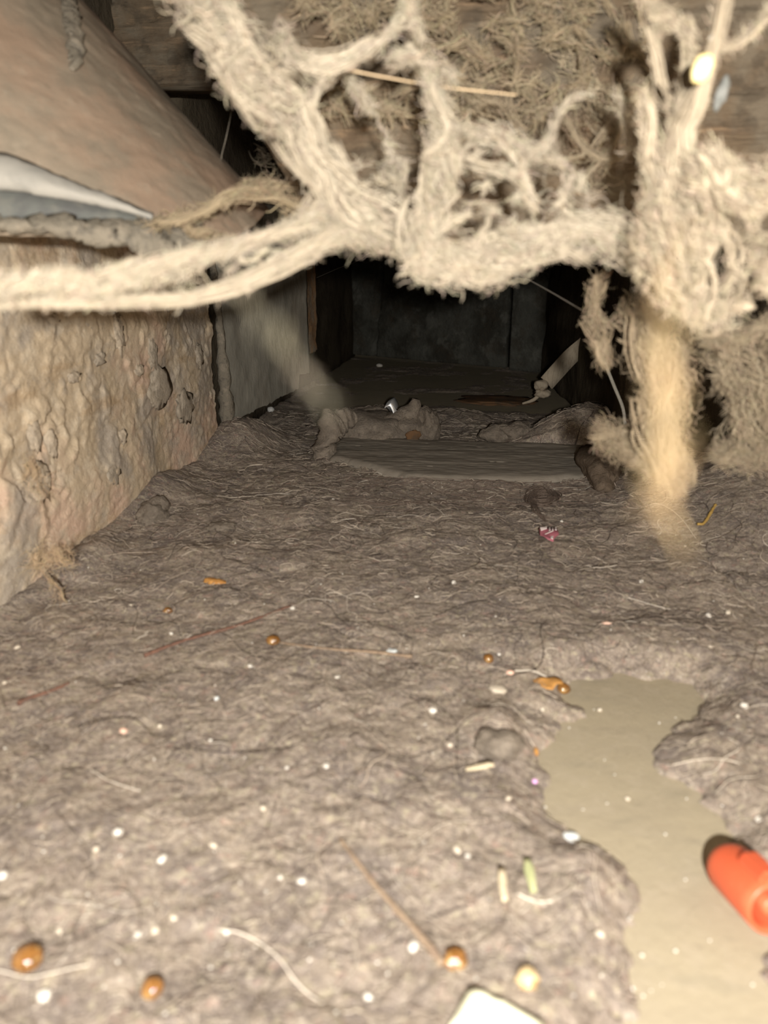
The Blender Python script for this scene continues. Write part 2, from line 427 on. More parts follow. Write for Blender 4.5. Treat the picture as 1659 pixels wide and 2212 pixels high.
wl2 = struct(wall_sheet('wall_left_rear', (-.236, 1.66), (-.275, .765), -.004, .45, 60, 30, lambda u, z: .006*fbm(u*14, z*14, 3, 51), M['dark'], (1, 0)), 'dark wall deep behind the hanging board')
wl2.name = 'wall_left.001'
struct(box('wall_left.002', (-.30, -.2, -.01), (-.285, .8, .55), M['dark']))  # outer wall added to keep the world light out
for px, py, r, sq, mt, sd in [(112, 690, .007, .5, 'wallclump', 1), (190, 700, .009, .5, 'wallclump', 2), (255, 720, .008, 1.9, 'wallclump', 3), (215, 775, .008, .6, 'greyclump', 4), (160, 815, .008, .5, 'wallclump', 5),
                              (345, 840, .022, .7, 'greyclump', 6), (400, 880, .020, .8, 'greyclump', 7), (265, 943, .006, 1, 'wallclump', 8), (245, 1020, .010, 1, 'greyclump', 9), (75, 940, .006, 1.6, 'wallclump', 10),
                              (110, 960, .006, 1.4, 'wallclump', 11), (330, 760, .008, 1.6, 'greyclump', 12), (430, 770, .010, 1.2, 'greyclump', 13), (90, 1040, .009, 1.3, 'wallclump', 14), (300, 800, .007, .6, 'wallclump', 15)]:
    c = on_x(px, py, WL+.001)
    o = blob('dust_lump', M[mt], (.0022, r, r*sq), .4, 2.4, sd, 3, wl); o.location = c
# back wall of stone blocks and its narrow right panel
A = np.array([-.245, 1.635]); Bq = np.array([.150, 1.41])
nb = np.array([-(Bq-A)[1], (Bq-A)[0]]); nb = -nb/np.linalg.norm(nb)
def hb(u, z): return .006*fbm(u*12, z*12, 4, 61)-.012*np.exp(-((u-.085-.1*(z-.1)+.006*fbm(z*40, u*3, 2, 3))/.004)**2)
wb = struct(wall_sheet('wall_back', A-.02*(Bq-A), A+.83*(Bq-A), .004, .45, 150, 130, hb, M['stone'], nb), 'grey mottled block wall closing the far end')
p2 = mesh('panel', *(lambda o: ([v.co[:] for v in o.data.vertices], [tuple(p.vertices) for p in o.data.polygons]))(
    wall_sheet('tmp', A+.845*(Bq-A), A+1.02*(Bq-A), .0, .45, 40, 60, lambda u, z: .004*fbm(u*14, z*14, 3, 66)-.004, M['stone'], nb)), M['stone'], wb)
bpy.data.objects.remove(bpy.data.objects['tmp'])
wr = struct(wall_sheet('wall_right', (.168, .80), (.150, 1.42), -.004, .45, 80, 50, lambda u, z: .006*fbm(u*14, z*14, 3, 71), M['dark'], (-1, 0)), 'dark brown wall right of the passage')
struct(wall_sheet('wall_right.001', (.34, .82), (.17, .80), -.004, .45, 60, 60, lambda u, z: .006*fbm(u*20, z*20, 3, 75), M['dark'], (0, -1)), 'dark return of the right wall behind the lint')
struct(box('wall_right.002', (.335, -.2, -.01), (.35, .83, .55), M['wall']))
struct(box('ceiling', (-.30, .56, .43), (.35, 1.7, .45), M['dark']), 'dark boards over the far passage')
# header of old wood across the top, in front of the dark passage
def hh(u, z):
    g = fbm(u*6, z*150+3*fbm(u*9, z*30, 2, 4), 3, 81)
    return .0035*g+.003*fbm(u*22, z*26, 3, 83)+.001*fbm(u*160, z*260, 2, 85)
hd = struct(wall_sheet('trim_1', (.335, .41), (-.078, .43), .207, .47, 300, 200, hh, M['wood'], (0, -1), .04), 'old brown grained wooden header across the top')
for vt in hd.data.vertices:
    vt.co.x -= (.335-vt.co.x)/.413*.58*(vt.co.z-.207)
struct(wall_sheet('trim_3', (-.212, .66), (-.30, .66), .335, .55, 120, 90, hh, M['wood'], (0, -1), .04), 'rear wooden piece glimpsed left of the hanging lint')
# strip in the corner of the left wall
def tube_lumpy(name, pts, rad, mat, seed, amp=.25, freq=60, nseg=60, sides=14, parent=None, squash=(1, 1)):
    C = catmull(np.asarray(pts, float), nseg)
    T = np.gradient(C, axis=0); T /= np.linalg.norm(T, axis=1, keepdims=True)
    ref = np.array([.2, .3, .9]) if abs(T[:, 2]).mean() < .8 else np.array([.9, .3, .1])
    A_ = np.cross(T, ref); A_ /= np.linalg.norm(A_, axis=1, keepdims=True); B_ = np.cross(T, A_)
    rad = np.interp(np.linspace(0, 1, nseg), np.linspace(0, 1, len(rad)), rad) if hasattr(rad, '__len__') else np.full(nseg, rad)
    an = np.arange(sides)*2*math.pi/sides
    s = np.concatenate([[0], np.cumsum(np.linalg.norm(np.diff(C, axis=0), axis=1))])
    n = 1+amp*(fbm(s[:, None]*freq+0*an, np.cos(an)[None]*1.3+0*s[:, None], 3, seed)+fbm(s[:, None]*freq, np.sin(an)[None]*1.3+5+0*s[:, None], 3, seed+2))
    R = rad[:, None]*n
    V = C[:, None]+R[..., None]*(A_[:, None]*(np.cos(an)*squash[0])[None, :, None]+B_[:, None]*(np.sin(an)*squash[1])[None, :, None])
    f = grid_faces(nseg, sides, True).tolist()
    f.append(list(range(sides-1, -1, -1))); f.append([(nseg-1)*sides+i for i in range(sides)])
    return mesh(name, V.reshape(-1, 3), f, mat, parent)
st = tube_lumpy('trim_2', [(-.252, .778, -.01), (-.254, .780, .08), (-.257, .785, .155), (-.262, .79, .20)], [.009, .0045, .004, .004], M['crust'], 5, .35, 110)
struct(st, 'rough grey dusty strip up the corner of the wall')

# ------------------------------------------------------------------ slanted duct, upper left
duct = empty('flared_duct', (-.26, .47, .21), 'large tan dusty sheet metal duct slanting over the left wall', 'duct')
DC, DR, DK, DZ = np.array([-.262, .455]), .150, .92, .222
def duct_pt(th, z, r=DR):
    return np.stack([DC[0]-(z-DZ)*DK+r*np.cos(th), DC[1]+r*np.sin(th)+0*z, z+0*th], -1)
def duct_hit(px, py, r=DR):
    d = ray(px, py); o = CAM
    ax, ay = o[0]-DC[0]+(o[2]-DZ)*DK, o[1]-DC[1]
    bx, by = d[0]+d[2]*DK, d[1]
    a = bx*bx+by*by; b = 2*(ax*bx+ay*by); c = ax*ax+ay*ay-r*r
    t = (-b-math.sqrt(max(b*b-4*a*c, 0)))/(2*a)
    return o+d*t
TH, ZZ = np.meshgrid(np.linspace(-2.6, 1.2, 220), np.linspace(DZ-.012, .43, 160))
rr = DR+.0012*fbm(TH*9, ZZ*60, 3, 91)+.0005*fbm(TH*50, ZZ*340, 3, 93)
zz = ZZ+.02*sstep(-.6, .2, TH)*sstep(.30, DZ-.012, ZZ)                 # the mouth rises to the far side
v = duct_pt(TH, zz, rr).reshape(-1, 3)-np.array(duct.location)
sf = grid_faces(160, 220); sv = v+np.array(duct.location)
sf = sf[~((sv[sf][:, :, 0] < WL+.012) & (sv[sf][:, :, 2] < .236)).any(1)]
shell = mesh('shell', v, sf, M['duct'], duct)
md = shell.modifiers.new('thick', 'SOLIDIFY'); md.thickness = .002; md.offset = -1
def strip(name, top, bot, mat, n=60, lift=.0025, parent=duct, rough=.0008):
    T_ = catmull(top, n); B_ = catmull(bot, n); rows = []
    for k in np.linspace(0, 1, 9):
        rows.append([duct_hit(*(T_[i]*(1-k)+B_[i]*k), DR+lift*math.sin(math.pi*min(max(k, .02), .98))**.5) for i in range(n)])
    P = np.array(rows); P += (rough*fbm(P[..., 0]*200, P[..., 1]*200+P[..., 2]*300, 3, 5))[..., None]
    o = mesh(name, P.reshape(-1, 3)-np.array(parent.location), grid_faces(9, n), mat, parent)
    m_ = o.modifiers.new('thick', 'SOLIDIFY'); m_.thickness = .0015; m_.offset = 0
    return o
s1 = strip('seam_band', [(-40, 322), (40, 345), (140, 385), (240, 425), (330, 462)], [(-40, 408), (40, 414), (130, 430), (240, 452), (330, 474)], M['zinc'], lift=.006)
s1['label'] = 'silvery bare metal seam band'
s4 = strip('seam_recess', [(-40, 408), (40, 414), (130, 430), (240, 452), (330, 474)], [(-40, 475), (40, 470), (130, 470), (240, 478), (330, 490)], M['zincdark'], lift=.003)  # lower half of the band, in a darker grey
s4['label'] = 'dark grey recess under the seam'
s2 = strip('crusted_rim', [(-40, 470), (80, 470), (220, 474), (340, 478), (440, 485)], [(-40, 492), (60, 505), (180, 525), (300, 545), (430, 560)], M['crust'], lift=.006, rough=.004)
s2['label'] = 'grey crusted lower rim'
# narrow drip down the duct
s3 = strip('dust_streak', [(130, -20), (140, 40), (150, 110), (155, 150)], [(165, -20), (172, 40), (182, 110), (165, 150)], M['crust'], lift=.0025, rough=.002)
s3['label'] = 'grey vertical streak of dust'

# ------------------------------------------------------------------ hanging board behind the corner
bd = empty('leaning_board', (-.232, .92, .02), 'grey dusty board standing behind the left wall corner, torn bottom', 'board')
b0, b1 = np.array([-.268, .82]), np.array([-.205, 1.06])
bt = (b1-b0)/np.linalg.norm(b1-b0); bn = np.array([bt[1], -bt[0]])
def board_part(name, u0, u1, off, th, mat, zb, seed):
    nu, nv = 50, 70
    U, V_ = np.meshgrid(np.linspace(u0, u1, nu), np.linspace(0, 1, nv))
    zbot = zb(U)+.003*fbm(U*120, U*7, 3, seed)
    Z = zbot+(.262-zbot)*V_**1.3
    L = np.linalg.norm(b1-b0)
    edge = .004*fbm(Z*90, Z*11, 3, seed+3)*sstep(.92, 1.0, U)
    h = off+.0018*fbm(U*14, Z*40, 3, seed)
    P = np.zeros((nv, nu, 3))
    for i in (0, 1): P[..., i] = b0[i]+bt[i]*(U*L+edge)+bn[i]*h
    P[..., 2] = Z
    o = mesh(name, P.reshape(-1, 3)-np.array(bd.location), grid_faces(nv, nu), mat, bd)
    m_ = o.modifiers.new('thick', 'SOLIDIFY'); m_.thickness = th; m_.offset = -1
    return o
board_part('panel', 0, .86, .004, .012, M['board'], lambda u: np.where(u > .72, .052, .02+.02*u), 3)
e = board_part('edge_strip', .80, 1.0, .0, .016, M['rust'], lambda u: .072+.03*(u-.8), 13); e['label'] = 'rust brown splintered edge strip'

# ------------------------------------------------------------------ lint
LCOL = np.array([1, 1, 1.])
def proj_inside(x, y, holes):
    m = np.zeros(x.shape, bool)
    for (cx, cy, rx, ry, a) in holes:
        ca, sa = math.cos(a), math.sin(a)
        u = (x-cx)*ca+(y-cy)*sa; v = -(x-cx)*sa+(y-cy)*ca
        m |= (u/rx)**2+(v/ry)**2 < 1
    return m
def lint(name, strokes, label, cat='lint', dens=1.0, holes=(), tint=(1, 1, 1), rad=.00017, group=None, cords=True, fuzz=1.0, length=50, K=7, curl=1.0, thick=.55, seed=0):
    """strokes: (list of (x, y, halfwidth px), depth0, depth1, density). Everything becomes fibres standing in space."""
    r = np.random.default_rng(100+seed)
    F_ = Fib()
    for (pts, d0, d1, den) in strokes:
        n = 80
        S = catmull(pts, n)
        seg = np.linalg.norm(np.diff(S[:, :2], axis=0), axis=1); Ltot = seg.sum()
        T = np.gradient(S[:, :2], axis=0); T /= np.linalg.norm(T, axis=1, keepdims=True)+1e-9
        wmean = np.abs(S[:, 2]).mean()
        area = Ltot*2*wmean
        dd = (lambda t: np.interp(t, np.linspace(0, 1, len(d0)), d0)) if isinstance(d0, tuple) else (lambda t: d0+(d1-d0)*t)
        def emit(N, lat, ang_sd, len_px, radius, spread_d, shade, follow=None):
            # start positions
            p = np.abs(S[:, 2])+3; p = p/p.sum()
            idx = r.choice(n, N, p=p); t = idx/(n-1)
            w = np.abs(S[idx, 2])
            l = r.normal(0, lat, N).clip(-1.25, 1.25)*w
            nrm = np.stack([-T[idx, 1], T[idx, 0]], -1)
            c = S[idx, :2]+nrm*l[:, None]
            a = np.arctan2(T[idx, 1], T[idx, 0])+r.normal(0, ang_sd, N)*np.minimum(1, .35+w/40)
            Ls = len_px*r.uniform(.4, 1.5, N)
            kap = r.normal(0, 1.0*curl, N)/np.maximum(Ls, 1)*1.1
            s_ = np.linspace(-.5, .5, K)[None, :]*Ls[:, None]
            ph = a[:, None]+kap[:, None]*s_+.55*curl*np.sin(s_*(r.uniform(2, 7, N)/Ls)[:, None]*2+r.uniform(0, 6, N)[:, None])
            step = Ls[:, None]/(K-1)
            X = np.cumsum(np.cos(ph)*step, 1); Y = np.cumsum(np.sin(ph)*step, 1)
            X += c[:, :1]-X[:, K//2:K//2+1]; Y += c[:, 1:]-Y[:, K//2:K//2+1]
            off = (r.normal(0, spread_d, N)*w)[:, None]+(r.normal(0, .5, N)[:, None]*s_)*.5
            D = dd(t)[:, None]*np.ones((1, K))
            D = D+off*D/F
            bad = proj_inside(X[:, K//2], Y[:, K//2], holes)
            bad |= np.any([proj_inside(X[:, q_], Y[:, q_], holes) for q_ in range(K)], axis=0) & (r.random(N) < .88)
            X, Y, D = X[~bad], Y[~bad], D[~bad]; N2 = len(X)
            if not N2: return
            P = CAM+(FW+RT*((X-829.5)/F)[..., None]+UP*((1106-Y)/F)[..., None])*D[..., None]
            taper = np.array([.45]+[1]*(K-2)+[.35])
            R = radius*r.uniform(.5, 1.5, N2)[:, None]*taper
            g = r.normal(1, .10, N2).clip(.6, 1.3)*shade
            C = np.array(tint)*g[:, None]*(1+r.normal(0, .03, (N2, 3)))
            F_.add(P, R, C)
        base = den*dens
        if cords:
            # cords: bundles of fibres that share a wandering path
            nc = max(2, int(base*area/1700)) if wmean > 12 else max(1, int(2*base))
            for _ in range(nc):
                t0 = r.random()*.75; t1 = min(1, t0+r.uniform(.18, .45))
                if wmean <= 16: t0, t1 = max(0, t0-.4), min(1, t1+.4)
                i0, i1 = int(t0*(n-1)), max(int(t1*(n-1)), int(t0*(n-1))+6)
                i1 = min(i1, n-1)
                m_ = 9
                ii = np.linspace(i0, i1, m_).astype(int)
                w = np.abs(S[ii, 2])
                la, lb = r.normal(0, .55, 2).clip(-1, 1)
                lat = np.linspace(la, lb, m_)+.3*np.sin(np.linspace(0, r.uniform(2, 6), m_)+r.random()*6)
                c = S[ii, :2]+np.stack([-T[ii, 1], T[ii, 0]], -1)*(lat*w)[:, None]
                dpt = dd(ii/(n-1))
                dof = r.normal(0, thick*.8)*wmean
                nf = r.integers(7, 16); cw = r.uniform(2.0, 6.5)*min(1.3, .5+wmean/45)
                ox = r.normal(0, cw, (nf, 1))+r.normal(0, cw*.45, (nf, m_)).cumsum(1)*.5
                oy = r.normal(0, cw, (nf, 1))+r.normal(0, cw*.45, (nf, m_)).cumsum(1)*.5
                X = c[None, :, 0]+ox; Y = c[None, :, 1]+oy
                D = (dpt*(1+(dof)/F))[None, :]*(1+r.normal(0, cw, (nf, 1))/F)
                kp = ~proj_inside(X[:, m_//2], Y[:, m_//2], holes) & ~proj_inside(X[:, 2], Y[:, 2], holes) & ~proj_inside(X[:, 6], Y[:, 6], holes)
                X, Y, D = X[kp], Y[kp], D[kp]
                if not len(X): continue
                P = CAM+(FW+RT*((X-829.5)/F)[..., None]+UP*((1106-Y)/F)[..., None])*D[..., None]
                R = rad*1.25*r.uniform(.6, 1.5, len(X))[:, None]*np.array([.3]+[1]*(m_-2)+[.3])
                C = np.array(tint)*(r.normal(1.08, .06, len(X))[:, None])
                F_.add(P, R, C)
        emit(int(base*area/52)+4, .52, .62, length, rad, thick, 1.0)
        emit(int(base*fuzz*area/80)+4, .60, 1.1, length*.55, rad*.62, thick*1.1, 1.0)
    o = F_.build(name, M['lint'])
    return tag(o, label, cat, group)

def net(n, xr, yr, d, w=(5, 11), den=(.8, 1.5), k=3, seed=0, inside=None):
    r = np.random.default_rng(seed); out = []
    P = []
    while len(P) < n:
        q = (r.uniform(*xr), r.uniform(*yr))
        if inside is None or inside(*q): P.append(q)
    for i, a in enumerate(P):
        for dd_, j in sorted((math.dist(a, b), j) for j, b in enumerate(P) if j != i)[:k]:
            if j > i or r.random() < .3:
                b = P[j]; m = ((a[0]+b[0])/2+r.normal(0, 8), (a[1]+b[1])/2+r.normal(0, 8))
                out.append(([(*a, r.uniform(*w)), (*m, r.uniform(*w)*.7), (*b, r.uniform(*w))], d+r.normal(0, .004), d+r.normal(0, .004), r.uniform(*den)))
    return out
lint('lint_rope', [
    ([(395, -70, 62), (470, 50, 55), (555, 170, 66), (640, 245, 62), (675, 330, 42), (715, 375, 42), (760, 440, 66), (830, 480, 74), (875, 520, 30)], .235, .265, 1.25),
    ([(600, 60, 24), (650, 130, 26), (720, 140, 15), (800, 100, 15), (870, 40, 18), (890, -30, 20)], .25, .25, 1.0),
    ([(720, 140, 14), (700, 190, 18), (660, 250, 26)], .25, .25, 1.2),
    ([(745, 150, 13), (790, 230, 20), (830, 320, 24), (865, 390, 20)], .27, .275, .75),
    ([(880, -20, 16), (905, 90, 12)], .25, .25, 1.1),
    ([(700, 380, 10), (680, 410, 9), (655, 445, 9)], .27, .28, .9),
    ([(840, 130, 22), (900, 120, 20), (960, 150, 18), (985, 170, 12)], .255, .26, 1.1),
    *net(26, (740, 880), (300, 480), .275, (6, 13), (.9, 1.6), 2, 31, lambda x, y: y > 300+abs(x-830)*.6),
    ], 'thick cream lint rope slanting down from the top edge over the dark gap', fuzz=.6, holes=[(730, 265, 38, 74, -.35), (805, 300, 24, 52, -.4), (770, 380, 13, 14, 0), (790, 370, 10, 10, 0), (655, 90, 26, 10, .9), (640, 175, 22, 7, .9), (560, 95, 22, 6, 1.0), (600, 200, 16, 6, .8), (690, 320, 22, 7, 1.0), (893, 410, 11, 88, .08), (822, 415, 14, 8, .3), (790, 455, 9, 12, 0), (850, 450, 10, 14, .2)], seed=1)
lint('lint_curtain', [
    ([(920, 160, 20), (945, 230, 24), (960, 290, 38), (945, 380, 46), (918, 460, 46), (900, 540, 40), (905, 590, 18)], .245, .245, 1.35),
    ([(965, 340, 42), (1060, 330, 62), (1130, 370, 60), (1190, 420, 55), (1230, 480, 46)], .255, .26, .12),
    ([(890, 570, 34), (960, 565, 50), (1050, 560, 54), (1150, 525, 46), (1250, 505, 46), (1340, 520, 46), (1410, 560, 44)], .245, .255, 1.3),
    ([(1010, 285, 20), (1080, 300, 26), (1150, 330, 22), (1195, 300, 15), (1215, 240, 11), (1270, 200, 10)], .25, .26, 1.1),
    ([(1170, 350, 14), (1230, 390, 18), (1260, 450, 36), (1340, 470, 46)], .255, .26, .8),
    *net(44, (940, 1260), (280, 510), .248, (5, 12), (1.0, 1.8), 2, 32, lambda x, y: y > 280+max(0, x-1080)*.5),
    ([(970, 330, 14), (1040, 360, 12), (1100, 380, 16), (1160, 440, 14)], .246, .246, 1.2), ([(1080, 300, 12), (1130, 390, 13), (1150, 460, 12)], .246, .246, 1.2), ([(1000, 460, 14), (1060, 430, 13), (1150, 390, 12)], .246, .246, 1.2),
    ([(1330, 200, 10), (1360, 290, 10), (1340, 340, 8), (1310, 430, 14)], .27, .27, .8),
    ], 'matted cream lint curtain hanging in the centre with a ragged lower edge',
     holes=[(893, 400, 10, 90, .08), (1010, 408, 30, 20, .6), (1085, 412, 42, 17, -.4), (1325, 385, 28, 52, .3), (1260, 290, 56, 66, 0), (1330, 290, 20, 30, 0), (1030, 455, 13, 11, 0), (1135, 465, 22, 10, -.5),
            (1000, 305, 18, 8, .6), (1155, 400, 14, 20, 0), (1060, 355, 16, 9, .5), (975, 510, 22, 8, .2), (1065, 500, 12, 12, 0), (1200, 385, 16, 26, -.4), (1190, 470, 22, 9, -.6), (1095, 345, 18, 8, .7), (1010, 345, 14, 7, .5), (985, 440, 9, 14, 0), (1245, 430, 16, 22, 0), (1295, 440, 12, 16, .4), (1040, 480, 18, 7, .3)], seed=2)
# thin veil over the header
rv = np.random.default_rng(12)
nodes = [(rv.uniform(650, 1420), rv.uniform(-30, 260)) for _ in range(120)]
vs = []
for i, a in enumerate(nodes):
    dist = sorted((math.dist(a, b), j) for j, b in enumerate(nodes) if j != i)
    for d, j in dist[:3]:
        if j > i or rv.random() < .3:
            b = nodes[j]; dn = rv.uniform(.5, 1.3); m = ((a[0]+b[0])/2+rv.normal(0, 14), (a[1]+b[1])/2+rv.normal(0, 14))
            vs.append(([(*a, rv.uniform(5, 11)), (*m, rv.uniform(3, 8)), (*b, rv.uniform(5, 11))], .34, .36, dn))
for _ in range(14):
    x, y = rv.uniform(680, 1400), rv.uniform(-20, 240)
    vs.append(([(x, y, 30), (x+rv.normal(0, 60), y+rv.normal(0, 40), 30)], .36, .36, .10))
lint('cobweb_veil', vs, 'thin brownish cobweb veil stretched over the wooden header at the top', 'cobweb', tint=(1.0, .95, .85), holes=[(1260, 290, 60, 60, 0)], seed=3, cords=True, length=60, curl=.5, fuzz=.3)
lint('cobweb_net', [([(1215, 230, 8), (1250, 300, 6), (1300, 340, 8), (1350, 330, 8)], .33, .33, .6), ([(1340, 200, 10), (1335, 290, 8), (1290, 350, 8), (1240, 400, 10)], .33, .33, .6),
    ([(1210, 350, 8), (1270, 330, 6), (1330, 260, 8), (1370, 220, 8)], .33, .33, .6), ([(1280, 210, 50), (1290, 300, 56), (1300, 400, 40)], .34, .34, .16), ([(1000, 200, 30), (1100, 250, 40), (1200, 230, 30)], .34, .34, .35)],
    'grey open cobweb net between the lint curtain and the right column', 'cobweb', tint=(.72, .68, .62), seed=23, length=60)
lint('lint_column', [
    ([(1385, -20, 14), (1425, 40, 26), (1475, 60, 20), (1492, 110, 14), (1482, 190, 14), (1455, 240, 18)], .23, .23, 1.3),
    ([(1415, 60, 18), (1420, 130, 10), (1430, 200, 14), (1470, 250, 14)], .23, .23, 1.0),
    ([(1393, 200, 17), (1400, 290, 16), (1410, 380, 24), (1418, 460, 34), (1430, 540, 54)], .225, .225, 1.3),
    ([(1560, -20, 13), (1545, 80, 11), (1522, 150, 14), (1492, 230, 24), (1465, 290, 26), (1465, 380, 56), (1470, 460, 84), (1490, 560, 98), (1505, 640, 72), (1515, 700, 26)], .22, .225, 1.5),
    ([(1680, 0, 10), (1600, 90, 11), (1545, 108, 11)], .22, .22, 1.1),
    ([(1490, 345, 30), (1560, 395, 50), (1620, 430, 60), (1690, 430, 90)], .215, .205, 1.5),
    ([(1540, 310, 12), (1560, 340, 20), (1585, 380, 24)], .23, .23, .9),
    ([(1690, 540, 50), (1620, 580, 50), (1570, 660, 40), (1530, 690, 30)], .225, .225, 1.0),
    ([(1690, 600, 40), (1640, 620, 24)], .21, .21, 1.3),
    ([(1560, 500, 40), (1620, 520, 40)], .235, .235, .7),
    ], 'bulky cream lint column hanging down the right side under two thin strands',
     holes=[(1445, 105, 13, 34, 0), (1425, 200, 9, 30, 0), (1555, 585, 9, 14, .4), (1620, 605, 10, 8, 0), (1590, 490, 20, 12, 0), (1403, 355, 8, 12, 0), (1660, 480, 12, 22, .3), (1560, 640, 12, 7, 0), (1545, 545, 14, 20, .3), (1600, 560, 10, 22, -.3), (1580, 625, 14, 10, .5), (1530, 610, 8, 14, 0), (1640, 660, 20, 12, -.4)], seed=4, tint=(1.02, .99, .95))
lint('lint_clump', [
    ([(1300, 590, 18), (1290, 650, 24), (1300, 720, 26), (1310, 790, 20)], .33, .33, .75),
    ([(1330, 640, 24), (1350, 720, 40), (1390, 760, 40)], .34, .34, .65),
    ([(1400, 660, 50), (1430, 760, 66), (1440, 860, 60), (1430, 940, 50), (1450, 1010, 44), (1470, 1060, 24)], .33, .33, .95),
    ([(1290, 925, 26), (1330, 950, 38), (1380, 985, 34), (1440, 1000, 40)], .36, .34, 1.4),
    ], 'tan lint clump hanging low beside the right column, casting a dark crescent shadow',
     holes=[(1318, 650, 18, 30, .3), (1335, 740, 14, 26, 0), (1375, 935, 16, 14, 0), (1340, 850, 40, 40, 0), (1330, 600, 10, 16, 0)], tint=(.80, .74, .66), seed=5, dens=1.7, rad=.00013, length=42)
lint('lint_tatter', [
    ([(1535, 740, 40), (1590, 800, 66), (1630, 880, 80), (1660, 960, 60)], .34, .34, .95),
    ([(1690, 740, 40), (1640, 800, 60), (1600, 900, 60), (1560, 985, 22)], .35, .35, .8),
    ([(1540, 985, 20), (1600, 985, 32), (1690, 980, 40)], .34, .34, 1.2),
    ([(1510, 725, 14), (1560, 735, 20), (1620, 720, 20), (1690, 690, 20)], .30, .3, .9), ([(1670, 760, 40), (1710, 690, 30), (1740, 620, 26), (1750, 520, 26)], .33, .39, 1.0),
    ], 'grey beige tattered lint hanging at the right edge above the floor', holes=[(1545, 890, 24, 40, .3), (1568, 930, 16, 16, 0), (1520, 820, 16, 40, 0)], tint=(.78, .74, .68), seed=6, dens=2.0, rad=.00013, length=42)
lint('lint_strand', [
    ([(-60, 622, 24), (60, 616, 26), (150, 608, 24), (210, 615, 30), (330, 575, 18), (450, 548, 15), (560, 515, 12), (650, 482, 15), (720, 455, 32), (770, 475, 30)], .17, .265, 1.9),
    ([(-60, 655, 8), (200, 652, 7), (330, 650, 8), (440, 640, 10), (560, 598, 15), (660, 545, 15), (740, 500, 26), (850, 525, 14)], .18, .265, 1.2),
    ([(420, 585, 40), (520, 560, 42), (620, 525, 36), (710, 490, 24)], .22, .26, .28),
    ([(230, 610, 10), (330, 600, 22), (420, 595, 26)], .20, .22, .5),
    ], 'long cream double strand of lint stretched across the left wall to the centre', holes=[(250, 600, 14, 9, 0), (75, 640, 40, 7, 0), (460, 590, 24, 20, 0)], seed=7)
lint('lint_braid', [
    ([(290, 492, 10), (380, 476, 16), (440, 455, 14), (490, 425, 15), (545, 408, 22), (600, 415, 20), (650, 450, 18), (690, 470, 14)], .335, .31, 1.0),
    ([(400, 470, 10), (420, 500, 14), (470, 510, 18)], .335, .335, .5),
    ([(530, 420, 8), (570, 395, 8), (620, 405, 8)], .33, .33, .7),
    ], 'short fuzzy beige lint braid arching over the duct rim', tint=(.78, .72, .62), seed=8)
lint('loose_wisp', [([(480, 555, 5), (500, 610, 5), (600, 730, 6), (680, 830, 6), (740, 900, 3)], (.21, .055, .055, .055, .055, .055), 0, .055)],
     'faint grey out of focus wisp in front of the leaning board', cords=False, rad=.00006, tint=(.35, .35, .33), seed=9, length=90)
lint('hanging_fibre', [([(1462, 530, 8), (1440, 590, 8), (1440, 800, 9), (1443, 1000, 9), (1445, 1150, 8)], (.21, .048, .048, .048, .048, .048, .048, .048, .048), 0, .145)],
     'tan blurred fibre hanging straight down in front of the right lint', cords=False, rad=.00005, tint=(.42, .34, .24), seed=10, length=160, curl=.25, fuzz=0)
lint('wall_fluff', [([(60, 1225, 18), (110, 1200, 30), (150, 1215, 22)], .42, .42, .8), ([(95, 1235, 10), (120, 1270, 10), (135, 1300, 7)], .42, .42, .7)],
     'pale fluff tuft stuck to the base of the left wall', tint=(1.3, 1.16, 1.0), seed=11, length=50, rad=.00012)
lint('wall_fluff.001', [([(60, 990, 16), (80, 1050, 26), (95, 1075, 20)], .42, .42, .55)], 'smaller pale fluff tuft higher up the left wall', tint=(1.25, 1.12, .97), seed=12, length=45, rad=.00012)
lint('veil_edge', [([(560, 330, 22), (620, 380, 26), (660, 440, 24)], .45, .45, .35)],
     'dim grey wisps beside the rope over the duct end', 'cobweb', tint=(.45, .43, .40), seed=13)

def threads(name, lines, rad, col, label, cat='thread', mat='hair', sides=4):
    F_ = Fib()
    for pts, d0, d1 in lines:
        S = catmull(pts, 24); t = np.linspace(d0, d1, 24)
        P = np.array([at(S[i, 0], S[i, 1], t[i]) for i in range(24)])[None]
        F_.add(P, np.full((1, 24), rad), col, sides)
    return tag(F_.build(name, M[mat]), label, cat)
threads('straw_needle', [([(745, 150), (850, 170), (960, 188), (1115, 205)], .255, .27)], .00035, (.62, .47, .30), 'thin tan straw needle caught in the lint rope', 'straw')
threads('cobweb_thread', [([(1125, 595), (1180, 625), (1240, 660), (1290, 690)], .5, .36)], .0003, (.30, .28, .25), 'knotted grey thread slanting across the dark gap to the right lint')
threads('cobweb_thread', [([(1305, 780), (1325, 830), (1345, 880), (1350, 915)], .34, .36)], .00022, (.45, .42, .36), 'fine pale thread hanging below the right lint clump')
threads('cobweb_thread', [([(510, 190), (490, 290), (480, 330), (478, 345)], .43, .40)], .0002, (.36, .32, .26), 'fine thread hanging against the edge of the duct')
threads('cobweb_thread', [([(684, 600), (730, 580), (770, 565), (800, 545)], 1.02, .95)], .0004, (.16, .15, .13), 'short dim thread in the dark corner behind the board')

